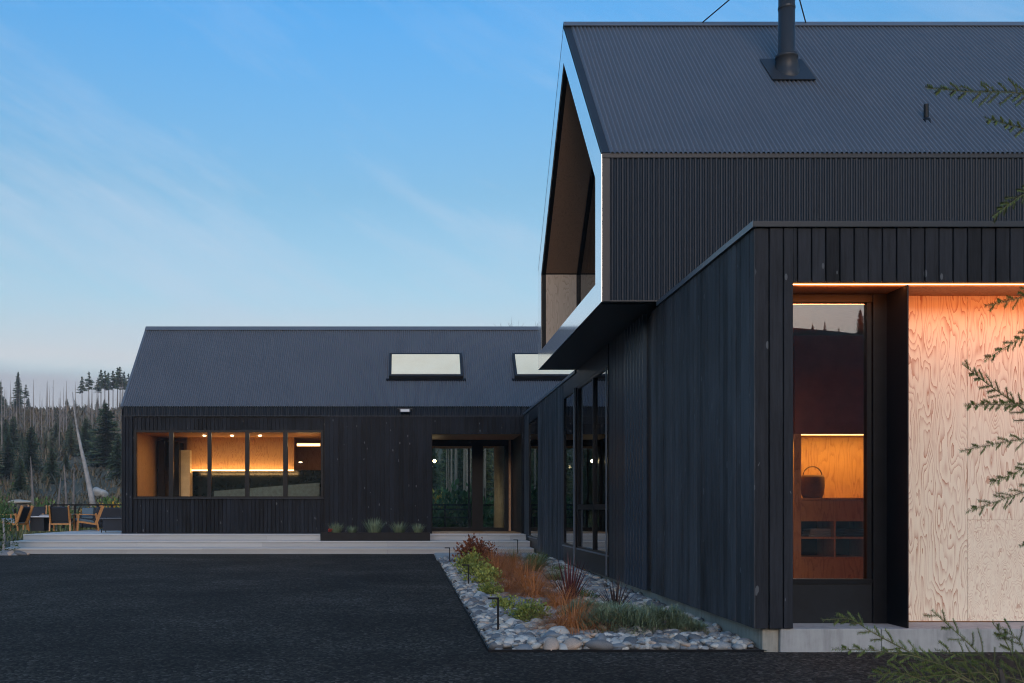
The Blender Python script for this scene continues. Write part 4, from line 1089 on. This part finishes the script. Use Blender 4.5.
# ------------------------------------------------------------------ terrace furniture
def lounge_chair(x, y, rz, label, cushion='fabric_dark'):
    r = empty('lounge_chair', (x, y, DK), label, 'chair', 'wooden lounge chairs on the terrace', rz)
    wd = M['chair_wood']
    for sx in (-.33, .33):    # faces -Y (front at -y)
        MB().bar((sx, -.33, 0), (sx, -.30, .56), .045, .05).build('leg', wd, r); MB().bar((sx, .36, 0), (sx, .26, .60), .045, .05).build('leg', wd, r)
        MB().bar((sx, -.36, .57), (sx, .34, .54), .075, .028).build('armrest', wd, r)
        MB().bar((sx, -.31, .32), (sx, .32, .22), .03, .06).build('side_rail', wd, r)
    MB().bar((-.31, -.30, .30), (.31, -.30, .30), .03, .05).bar((-.31, .30, .24), (.31, .30, .24), .03, .05).build('cross_rail', wd, r)
    MB().hexa([(-.29, -.36, .34), (.29, -.36, .34), (.29, .24, .25), (-.29, .24, .25), (-.29, -.37, .44), (.29, -.37, .44), (.29, .22, .35), (-.29, .22, .35)]).build('seat_cushion', M[cushion], r, bevel=.03)
    MB().hexa([(-.29, .14, .32), (.29, .14, .32), (.29, .25, .30), (-.29, .25, .30), (-.29, .36, .84), (.29, .36, .84), (.29, .46, .80), (-.29, .46, .80)]).build('back_cushion', M['fabric_dark'], r, bevel=.03)
    for sx in (-.31, .31): MB().bar((sx, .27, .25), (sx, .50, .86), .05, .10 if sx else .1).build('back_post', wd, r)
    return r
lounge_chair(PX(14, 33.6), 33.6, R(-100), 'wooden lounge chair at far left of the terrace, turned side-on', 'fabric_grey')
lounge_chair(PX(35, 35.6), 35.6, R(10), 'wooden lounge chair behind the low table, dark cushion facing us')
lounge_chair(PX(62, 33.8), 33.8, R(188), 'wooden lounge chair with its dark back to us, right of the low table')
lounge_chair(PX(87, 34.2), 34.2, R(-68), 'wooden lounge chair with a blue cushion beside the dark sofa', 'fabric_blue')
o = MB().hexa([(-.2, -.06, 0), (.2, -.06, 0), (.2, .06, 0), (-.2, .06, 0), (-.2, .02, .36), (.2, .02, .36), (.2, .12, .36), (-.2, .12, .36)]).build('scatter_cushion', M['fabric_blue'], bevel=.04, loc=(PX(88, 34.1), 34.05, DK + .42)); tag(o, 'blue-grey scatter cushion leaning on the chair beside the sofa', 'cushion')
lt = empty('low_table', (PX(43, 34.2), 34.2, DK), 'low table with pale top and dark box base between the lounge chairs', 'table')
MB().box(-.5, .5, -.35, .35, .46, .50).build('tabletop', M['white_top'], lt, bevel=.01)
MB().box(-.33, .12, -.25, .25, 0, .46).build('base', M['fabric_dark'], lt)
for sx in (-.46, .46): MB().box(sx - .02, sx + .02, -.02, .02, 0, .46).build('leg', M['white_top'], lt)
o = MB().box(-.2, .2, -.12, .12, 0, .03).box(-.17, .15, -.1, .1, .031, .05).build('folded_papers', M['fabric_grey'], loc=(PX(47, 34.2), 34.15, DK + .502)); tag(o, 'small pale stack of papers on the low table', 'papers')
sf = empty('outdoor_sofa', (PX(110, 36.0), 36.0, DK), 'dark charcoal outdoor sofa at the corner of the black house', 'sofa')
MB().box(-.85, .85, -.4, .4, .08, .30).build('base', M['fabric_dark'], sf, bevel=.02); MB().box(-.82, -.02, -.42, .2, .305, .45).build('seat_cushion', M['fabric_dark'], sf, bevel=.04); MB().box(.0, .82, -.42, .2, .305, .45).build('seat_cushion', M['fabric_dark'], sf, bevel=.04)
MB().box(-.85, .85, .2, .42, .305, .80).build('backrest', M['fabric_dark'], sf, bevel=.05); MB().box(-.97, -.86, -.4, .4, .08, .55).build('armrest', M['fabric_dark'], sf, bevel=.03)
st = empty('side_table', (PX(114, 31.7), 31.7, DK), 'small black side table with thin top at the corner of the house', 'table')
MB().box(-.38, .38, -.25, .25, .44, .46).build('tabletop', M['cap'], st)
for sx in (-.33, .33):
    for sy in (-.22, .22): MB().box(sx - .012, sx + .012, sy - .012, sy + .012, 0, .44).build('leg', M['black'], st)
MB().box(-.3, .3, -.2, .2, .06, .439).build('shelf_box', M['fabric_dark'], st)

# ------------------------------------------------------------------ trees
def conifer_meshes(seed, H, base=.08, rad=.2, nlev=26, per=9, mat='conifer', dens=1., ragged=.3, leaf=1.0):
    rnd = random.Random(seed); cr = MB(); tk = MB()
    tk.tube([(rnd.uniform(-.01, .01) * H * t, 0, H * t) for t in (0, .3, .6, .85, 1)], [H * .013, H * .011, H * .008, H * .004, H * .001], 7)
    for l in range(nlev):
        t = base + (1 - base) * (l / nlev) ** .92
        z = H * t; R_ = H * rad * (1 - t) ** .85 / (1 - base) ** .85 * rnd.uniform(1 - ragged, 1.1) + H * .008
        for b in range(per):
            if rnd.random() > dens: continue
            a = rnd.uniform(0, 6.283); L = R_ * rnd.uniform(.55, 1.15); steps = max(3, int(L / (H * .022 * leaf)))
            d = Vector((math.cos(a), math.sin(a), 0)); s_ = Vector((-d.y, d.x, 0))
            zz = z + rnd.uniform(-.012, .012) * H
            tk.tube([(0, 0, zz), tuple(d * L * .9 + Vector((0, 0, zz - L * .22)))], [H * .0022, H * .0006], 4, False)
            for k in range(steps):
                u_ = (k + .4) / steps; p = d * (L * u_) + Vector((0, 0, zz - L * .25 * u_ ** 1.3 + L * .08 * u_ ** 3))
                wd = (.34 * L * (1 - u_) + .012 * H) * rnd.uniform(.7, 1.2); ln = L / steps * 1.5
                for sg in (-1, 1):
                    tip = p + s_ * sg * wd + d * ln * rnd.uniform(.4, 1) + Vector((0, 0, -wd * rnd.uniform(.15, .55)))
                    cr.face([p - d * ln * .3, tip + Vector((0, 0, -.008 * H)), p + d * ln * rnd.uniform(.6, 1.1) + Vector((0, 0, -.004 * H))])
                if rnd.random() < .6: cr.face([p, p + s_ * rnd.uniform(-.3, .3) * wd + d * ln + Vector((0, 0, -wd * .5)), p + d * ln * .6 + Vector((0, 0, .012 * H))])
    cr.tube([(0, 0, H * .94), (0, 0, H * 1.01)], [H * .006, .01], 4)
    return tk.mesh('trunk', M['bark']), cr.mesh('crown', M[mat])
def snag_mesh(seed, H):
    rnd = random.Random(seed); mb = MB(); lean = rnd.uniform(-.02, .02)
    mb.tube([(lean * H * t ** 1.5, 0, H * t) for t in (0, .25, .5, .75, 1)], [H * .0095, H * .0085, H * .007, H * .005, H * .0015], 6)
    for _ in range(rnd.randrange(14, 34)):
        t = rnd.uniform(.25, .98); a = rnd.uniform(0, 6.283); L = H * rnd.uniform(.01, .06) * (1.2 - t)
        mb.tube([(lean * H * t ** 1.5, 0, H * t), (math.cos(a) * L, math.sin(a) * L, H * t + rnd.uniform(-.6, .2) * L)], [H * .0018, H * .0006], 4, False)
    return mb.mesh('trunk', M['snag'])
def tree(name, tkm, crm, x, y, s, label, group=None, z=None, rx=0, ry=0):
    r = empty(name, (x, y, terr(x, y) - .1 if z is None else z), label, 'tree', group, random.uniform(0, 6.28))
    r.scale = (s, s, s)
    o = bpy.data.objects.new('trunk', tkm); COL.objects.link(o); o.parent = r
    if crm: o = bpy.data.objects.new('crown', crm); COL.objects.link(o); o.parent = r
    return r
dense = [conifer_meshes(s_, 10, .06, .20, 30, 11, leaf=.8) for s_ in (1, 2, 3)]
light = [conifer_meshes(s_, 10, .08, .17, 26, 8, 'conifer_b', .8, .45) for s_ in (11, 12)]
tuft = [conifer_meshes(s_, 10, .60, .15, 15, 9, 'conifer', .8, .5) for s_ in (21, 22, 23)]
snags = [snag_mesh(s_, 10) for s_ in range(8)]
def at_px(px, Y): x = PX(px, Y); return x, Y
def scale_to(px, Y, ytop, H=10):
    x = PX(px, Y); zt = PZ(ytop, Y); return x, (zt - terr(x, Y)) / H
# named front conifers
front = [(106, 140, 402, 'large dark spruce with drooping boughs at the house corner, tallest of the near ones', 0), (94, 150, 440, 'narrower dark spruce left of the largest one', 1), (118, 125, 432, 'dark spruce partly hidden behind the house corner', 2),
         (31, 130, 425, 'dark spruce left of centre behind the terrace chairs', 1), (52, 120, 446, 'small dark spruce above the low table', 2), (8, 125, 432, 'dark spruce at the left picture edge', 0), (20, 105, 455, 'small dark spruce near the left picture edge', 1), (66, 135, 452, 'short dark spruce above the middle chair', 0), (-12, 120, 428, 'dark spruce just outside the left picture edge', 2)]
for px_, Y, yt, lb, k in front:
    x, s_ = scale_to(px_, Y, yt); wd = 2.0 if px_ == 106 else 1.6; tree('spruce_tree', *dense[k], x, Y, s_, lb, 'near spruces behind the terrace').scale = (s_ * wd, s_ * wd, s_)
tall = [(18, 290, 371, 'tall full fir standing alone on the ridge at left', 'L'), (26, 285, 384, 'slim fir right beside the tall lone ridge fir', 'T'), (0, 270, 380, 'dark fir on the ridge cut by the left picture edge', 'L'),
        (82, 300, 376, 'high-crowned pine, leftmost of the row on the ridge', 'T'), (89, 302, 371, 'high-crowned pine, second of the ridge row', 'T'), (98, 300, 377, 'high-crowned pine in the middle of the ridge row', 'T'), (101, 304, 369, 'tallest high-crowned pine of the ridge row', 'T'), (105, 298, 370, 'high-crowned pine just right of the tallest', 'T'), (108.5, 305, 372, 'slim high-crowned pine of the ridge row', 'T'), (113, 300, 370, 'high-crowned pine nearer the roof edge', 'T'), (117.5, 303, 367, 'high-crowned pine with the highest tip near the roof', 'T'), (120, 300, 366, 'pine crowding the roof edge on the ridge', 'T'), (124, 302, 371, 'high-crowned pine by the roof edge', 'T'), (128.5, 300, 373, 'last ridge pine partly behind the roof', 'T')]
for i, (px_, Y, yt, lb, kd) in enumerate(tall):
    x, s_ = scale_to(px_, Y, yt); src = tuft[i % 3] if kd == 'T' else dense[i % 3]
    r = tree('pine_tree' if kd == 'T' else 'fir_tree', *src, x, Y, s_, lb, 'trees along the ridge'); r.scale = (s_ * .95, s_ * .95, s_)
rn = random.Random(77)
for i in range(26):    # young firs on the ridge
    px_ = rn.uniform(2, 130); Y = rn.uniform(300, 330); yt = rn.uniform(396, 408)
    x, s_ = scale_to(px_, Y, yt); r = tree('young_fir', *(rn.choice(dense + light)), x, Y, max(.1, s_), 'small young fir on the skyline between the bare trunks', 'young firs on the ridge'); r.scale.x *= 1.4; r.scale.y *= 1.4
for i in range(130):   # bare dead trunks
    px_ = rn.uniform(-8, 133); Y = rn.uniform(165, 305)
    if rn.random() < .45: yt = rn.uniform(376, 402)
    else: yt = rn.uniform(400, 440)
    x, s_ = scale_to(px_, Y, yt); r = tree('dead_tree', rn.choice(snags), None, x, Y, max(.5, s_), 'thin bare grey dead trunk on the burnt hillside', 'bare dead trunks on the hillside')
for i in range(140):    # mid conifers on the slope
    px_ = rn.uniform(-10, 135); Y = rn.uniform(150, 270); yt = rn.uniform(415, 465)
    x, s_ = scale_to(px_, Y, yt)
    if s_ < .15: continue
    r = tree('conifer_tree', *(rn.choice(light + light + dense)), x, Y, min(s_, 1.2), 'mid-sized green conifer on the slope among bare trunks', 'conifers on the slope'); r.scale.x *= 1.5; r.scale.y *= 1.5
for i in range(46):    # conifers behind the house, seen through and over it
    px_ = rn.uniform(300, 640); Y = rn.uniform(60, 130); x = PX(px_, Y)
    tree('conifer_tree', *(rn.choice(light + dense)), x, Y, rn.uniform(.5, .9), 'conifer behind the long house, glimpsed through the entrance glass', 'conifers behind the long house')
for i in range(40):
    px_ = rn.uniform(380, 560); Y = rn.uniform(48, 80); x = PX(px_, Y)
    tree('dead_tree', rn.choice(snags), None, x, Y, rn.uniform(.5, .95), 'slim grey trunk behind the long house, glimpsed through the entrance glass', 'slim trunks behind the long house')
# forest behind and left of the camera (seen in the glass only)
for i in range(150):
    Y = -rn.uniform(110, 185); x = rn.uniform(-150, 260)
    tree('conifer_tree', *(rn.choice(dense + light)), x, Y, rn.uniform(.5, 1.1), 'conifer on the hill behind the viewer, mirrored in the windows', 'conifers on the hill behind the viewer')
for i in range(30):
    Y = rn.uniform(8, 60); x = -rn.uniform(30, 60)
    tree('conifer_tree', *(rn.choice(dense + light)), x, Y, rn.uniform(.6, 1.1), 'conifer at the left side of the yard, mirrored in the side windows', 'conifers at the side of the yard')
for i in range(130):    # jagged treeline of the mirrored ridge
    Y = -rn.uniform(150, 178); x = rn.uniform(42, 110)
    tree('conifer_tree', *(rn.choice(dense + light)), x, Y, rn.uniform(.10, .30), 'conifer on the hill behind the viewer, mirrored in the windows', 'conifers on the hill behind the viewer')
# leaning pale trunk
lt_ = MB(); Y = 60
lt_.tube([(PX(x_, Y), Y, PZ(y_, Y)) for x_, y_ in ((95, 518), (91, 494), (86, 470), (81, 448), (77, 428), (74, 408), (72.5, 392))], [.20, .17, .13, .10, .07, .045, .02], 12)
o = lt_.build('leaning_trunk', M['pale_bark'], smooth=True); tag(o, 'thick pale dead trunk leaning left behind the terrace', 'tree')
for px_, Y, yt, lb in ((33.5, 58, 455, 'thin bare upright pole-like trunk left of the low table'), (57.5, 56, 475, 'short bare upright trunk right of the low table'), (66.5, 75, 462, 'short bare trunk behind the middle chair'), (73.5, 78, 466, 'short bare trunk left of the leaning one')):
    x, s_ = scale_to(px_, Y, yt); tree('dead_tree', snags[2], None, x, Y, s_, lb, None).scale = (1.1, 1.1, s_)
# boulder, autumn shrubs, meadow shrubs
bl = stone_mesh(3, 3); mb = MB().add(bl, Matrix.Diagonal((.75, .8, 1.1, 1))).add(bl, Matrix.Translation((.35, 0, -.1)) @ Matrix.Rotation(1, 4, 'Z') @ Matrix.Diagonal((.6, .5, .9, 1))).add(bl, Matrix.Translation((-.35, 0, -.2)) @ Matrix.Rotation(2, 4, 'Y') @ Matrix.Diagonal((.5, .5, .5, 1))); o = mb.build('boulder', M['slab'], smooth=True, loc=(PX(98, 62), 62, PZ(492, 62))); tag(o, 'pale whitish boulder heap right of the leaning trunk', 'boulder')
mb = MB().add(stone_mesh(5, 3), Matrix.Diagonal((1.2, 1, .45, 1))); o = mb.build('flat_rock', M['concrete'], smooth=True, loc=(PX(21, 60), 60, PZ(502, 60))); tag(o, 'flat pale rock beyond the railing at left', 'rock')
asb = [leaf_mesh('autumn_shrub', M['autumn'], 1.2, 1.6, 900, s_, .16, 12, .6) for s_ in (31, 32)]
gsb = [leaf_mesh('green_shrub', M['green'], 1.2, 1.5, 900, s_, .16, 12, .6) for s_ in (33, 34)]
rsb = [leaf_mesh('red_shrub', M['heuchera'], 1.2, 1.3, 800, 35, .16, 12, .6)]
k = 0
for px_, Y, me, s_, lb in ((101, 50, asb[0], .8, 'orange autumn shrub right of the leaning trunk'), (113, 48, asb[1], 1.0, 'yellow autumn shrub by the black house corner'), (107, 55, gsb[0], 1.2, 'green shrub behind the autumn shrubs'), (119, 52, gsb[1], 1.2, 'green shrub at the house corner behind the sofa'),
                           (5, 50, gsb[0], 1.0, 'green shrub left behind the terrace railing'), (24, 52, gsb[1], .9, 'green shrub beyond the railing near the low table'), (45, 50, gsb[0], 1.1, 'green shrub behind the low table'), (58, 54, rsb[0], .9, 'russet shrub behind the middle chair'), (72, 50, gsb[1], .9, 'green shrub left of the leaning trunk'), (36, 60, rsb[0], 1.1, 'russet shrub in the meadow behind the terrace'), (84, 60, asb[0], .7, 'small golden shrub behind the leaning trunk')):
    x = PX(px_, Y); plant('meadow_shrub', me, x, Y, lb, 'shrub', 'shrubs beyond the terrace', s_, z=terr(x, Y) - .1)
for i in range(16):
    Y = rn.uniform(41, 52); px_ = rn.uniform(425, 512); x = PX(px_, Y); me = rn.choice(gsb + asb[:1] + gsb)
    plant('meadow_shrub', me, x, Y, 'leafy shrub beyond the rear deck, seen through the entrance glass', 'shrub', 'shrubs seen through the entrance', rn.uniform(.9, 1.6), z=terr(x, Y) - .1)
# meadow grass
rn2 = random.Random(9); mg = MB()
for _ in range(9000):
    Y = rn2.uniform(39, 75); px_ = rn2.uniform(-40, 620); x = PX(px_, Y); z = terr(x, Y)
    blade(mg, (x, Y, z), (rn2.uniform(-.5, .5), rn2.uniform(-.5, .5), 1), rn2.uniform(.3, .8), .05, .6, 2)
tag(mg.build('meadow_grass', M['meadow']), 'tall olive meadow grass growing beyond the deck', 'grass', kind='stuff')
# undergrowth on the slope
ug = MB()
for _ in range(42000):
    Y = rn2.uniform(62, 305); px_ = rn2.uniform(-60, 190) if rn2.random() < .8 else rn2.uniform(380, 560); x = PX(px_, Y); z = terr(x, Y)
    if noise.noise(Vector((x * .09, Y * .06, 5))) < -.12 and rn2.random() < .8: continue
    h = rn2.uniform(.5, 2.2) * (.15 + Y / 230) * (1 + .8 * noise.noise(Vector((x * .2, Y * .1, 2))))
    blade(ug, (x, Y, z - .1), (rn2.uniform(-.7, .7), rn2.uniform(-.7, .7), 1), h, h * (.14 + Y / 1500), .8, 3)
M['scrub'] = leafy('scrub', (.024, .034, .018), (.15, .115, .07))
tag(ug.build('undergrowth', M['scrub']), 'brown and green brush covering the burnt slope under the bare trunks', 'undergrowth', kind='stuff')
# shrub and stones at left end of the steps
es = leaf_mesh('evergreen_shrub', M['green'], .55, 2.4, 1500, 41, .09, 16, .35)
plant('evergreen_shrub', es, PX(-3, 27.2), 27.2, 'dark green upright shrub at the left end of the deck steps', 'shrub', z=.1)
o = MB().tube([(0, 0, 0), (.03, 0, .5), (.0, 0, 1.0)], [.04, .035, .02], 8).build('garden_stake', M['pale_bark'], loc=(PX(3.2, 27.0), 27.0, .15)); tag(o, 'weathered stake at the left end of the deck steps', 'stake')
for i, (px_, s_) in enumerate(((6, .4), (11, .32), (16, .3), (20.5, .36), (26, .22))):
    o = bpy.data.objects.new('river_stone', pm[i]); COL.objects.link(o); o.location = (PX(px_, 26.9), 26.9, .2); o.scale = (s_,) * 3
    tag(o, ['tan stone at the far left picture edge below the steps', 'grey stone second from the left below the steps', 'pale stone in the middle of the row below the left step end', 'flat pale stone fourth from the left below the steps', 'smallest stone at the right of the row below the steps'][i], 'stone', 'stones at the left end of the steps')
# bare twiggy tree top over the ridge
tw = empty('bare_tree', (PX(512, 48), 48, 0), 'bare twiggy treetop showing above the long roof left of the raised gable', 'tree')
tm = MB(); rt = random.Random(3)
def twig(p, d, L, r, dep):
    q = p + d * L; tm.tube([p, q], [r, r * .6], 4, False)
    if dep == 0: return
    for _ in range(3):
        nd = (d + Vector((rt.uniform(-.6, .6), rt.uniform(-.6, .6), rt.uniform(-.15, .35)))).normalized(); twig(p.lerp(q, rt.uniform(.5, 1)), nd, L * rt.uniform(.55, .8), r * .6, dep - 1)
twig(Vector((0, 0, 0)), Vector((0, 0, 1)), 5.2, .09, 0)
for k in range(5): twig(Vector((0, 0, 4.6 + .3 * k)), Vector((rt.uniform(-.7, .7), 0, 1)).normalized(), 2.0, .045, 4)
tm.build('trunk', M['bark'], tw)

# ------------------------------------------------------------------ thin evening air
hzm = bpy.data.materials.new('haze'); hzm.use_nodes = True; hn = NT(hzm); hn.n.remove(hn.n['Principled BSDF'])
pv = hn.add('ShaderNodeVolumePrincipled'); pv.inputs['Color'].default_value = (.86, .88, .93, 1); pv.inputs['Density'].default_value = .00038
hn.link(pv.outputs[0], hn.n['Material Output'].inputs['Volume'])
tag(MB().box(-420, 420, -330, 420, -12, 75).build('haze', hzm), 'thin pale evening haze over the yard and the wooded slope', 'haze', kind='stuff')
# ------------------------------------------------------------------ foreground fir sprays
def fir_branch(pts, Y0, seed, needle=.014, twigs=True, r0=.0035, side=1., dens=1.):
    rnd = random.Random(seed); st_, nd = MB(), MB()
    P = [Vector((PX(x, Y0 + dy), Y0 + dy, PZ(y, Y0 + dy))) for x, y, dy in pts]
    path = []
    for i in range(len(P) - 1):
        n = max(2, int((P[i + 1] - P[i]).length / .02))
        for k in range(n): path.append(P[i].lerp(P[i + 1], k / n))
    path.append(P[-1])
    for k in range(2): path = [path[0]] + [(path[i - 1] + path[i] * 2 + path[i + 1]) / 4 for i in range(1, len(path) - 1)] + [path[-1]]
    def needles(pa, scale):
        n = len(pa)
        for i in range(n - 1):
            d = (pa[i + 1] - pa[i]).normalized(); a = d.cross(Vector((0, 1, 0)));
            if a.length < .1: a = Vector((1, 0, 0))
            a.normalize()
            for k in range(int(26 * dens)):
                p = pa[i].lerp(pa[i + 1], rnd.random()); sg = rnd.choice((-1, 1))
                v_ = (a * sg * rnd.uniform(.5, 1) + d * rnd.uniform(.35, 1.0) + Vector((0, rnd.uniform(-.6, .6), 0))).normalized()
                blade(nd, p, v_, needle * scale * rnd.uniform(.7, 1.25), .0018, .15, 1)
    L = len(path)
    st_.tube(path, [r0 * (1 - .75 * i / L) for i in range(L)], 5)
    needles(path[int(L * .3):], 1)
    if twigs:
        i = 3; sg = 1
        while i < L - 2:
            t = i / L; d = (path[min(i + 1, L - 1)] - path[i - 1]).normalized(); a = d.cross(Vector((0, 1, 0))).normalized() * sg
            TL = side * (.17 * (1 - t) + .045) * rnd.uniform(.6, 1.15)
            q = []; p = path[i]; dd = (d * .8 + a * .75 + Vector((0, rnd.uniform(-.5, .5), 0))).normalized()
            for k in range(7): q.append(p.copy()); p = p + dd * TL / 6; dd = (dd + d * .10 + Vector((0, 0, -.05))).normalized()
            st_.tube(q, [r0 * .4] * 6 + [r0 * .2], 4); needles(q, .85)
            sg = -sg; i += rnd.choice((1, 2))
    return st_, nd
def fir(name, label, trunk, branches, seed, Y0):
    bx, bz = trunk[0][0], trunk[0][1]
    r = empty(name, (PX(trunk[0][0], Y0), Y0, gz(Y0)), label, 'tree')
    T = [Vector((PX(x, Y0), Y0, z)) for x, z in trunk]
    put(r, MB().tube(T, [.03 * (1 - .8 * i / len(T)) for i in range(len(T))], 8).build('trunk', M['bark']))
    for i, (pts, kw) in enumerate(branches):
        s_, n_ = fir_branch(pts, Y0, seed + i, **kw)
        b_ = put(r, s_.build('branch', M['twig'])); n_o = n_.build('needles', M['fir']); n_o.parent = b_
fir('fir_sapling', 'young fir leaning in from the right edge with feathery green sprays before the plywood wall',
    [(1120, gz(5)), (1118, 1.5), (1112, 3.0), (1104, 4.4)],
    [([(1106, 118, 0), (1050, 98, -.1), (1010, 92, -.15), (970, 92, -.2), (926, 88, -.25)], dict(side=.75)),
     ([(1110, 120, 0), (1060, 135, -.1), (1020, 128, -.2), (985, 118, -.3)], dict(side=.5, dens=.8)),
     ([(1110, 170, 0), (1050, 182, -.1), (1020, 196, -.15), (992, 217, -.2)], dict(side=.7)),
     ([(1112, 270, 0), (1050, 290, -.1), (1010, 300, -.2), (985, 306, -.25)], dict(side=.7)),
     ([(1114, 320, 0), (1060, 325, -.1), (1020, 338, -.2), (984, 361, -.2)], dict(side=.55)),
     ([(1116, 480, 0), (1070, 445, -.1), (1023, 409, -.1), (990, 386, -.15), (962, 364, -.2)], dict(side=.8, r0=.005)),
     ([(1116, 440, 0), (1060, 410, -.1), (1020, 404, -.2), (964, 405, -.3)], dict(side=.5)),
     ([(1116, 450, 0), (1060, 435, -.1), (1015, 440, -.15), (960, 451, -.2)], dict(side=.6)),
     ([(1116, 500, 0), (1060, 460, -.1), (1025, 468, -.15), (990, 484, -.2)], dict(side=.5)),
     ([(1116, 540, 0), (1060, 480, -.1), (1015, 495, -.15), (966, 512, -.2)], dict(side=.8)),
     ([(1116, 580, 0), (1070, 535, -.1), (1040, 540, -.15), (1019, 546, -.2)], dict(side=.5))], 50, 5.0)
fir('small_fir', 'low young fir in the bottom right corner with arching sprays before the porch step',
    [(1010, gz(4.4)), (1008, .35), (1004, .62), (1000, .74)],
    [([(1000, 695, 0), (960, 678, 0), (915, 655, .05), (875, 634, .1), (850, 618, .15), (822, 620, .2)], dict(side=.55, r0=.005)),
     ([(985, 690, 0), (950, 668, 0), (915, 656, 0), (870, 650, 0), (832, 649, 0)], dict(side=.45)),
     ([(1010, 700, 0), (990, 665, 0), (965, 640, 0), (931, 610, 0)], dict(side=.8, r0=.004)),
     ([(1030, 700, 0), (1015, 660, 0), (1005, 640, 0), (992, 622, 0)], dict(side=.6)),
     ([(1060, 700, 0), (1020, 680, 0), (985, 672, 0), (930, 676, 0), (885, 680, 0)], dict(side=.9)),
     ([(1050, 705, 0), (1030, 670, 0), (1020, 640, 0), (1000, 628, 0)], dict(side=.9)),
     ([(980, 700, 0), (950, 690, 0), (900, 672, 0), (868, 676, 0)], dict(side=.9)),
     ([(1020, 710, 0), (1000, 690, 0), (960, 655, 0), (935, 650, 0)], dict(side=.9))], 80, 4.4)
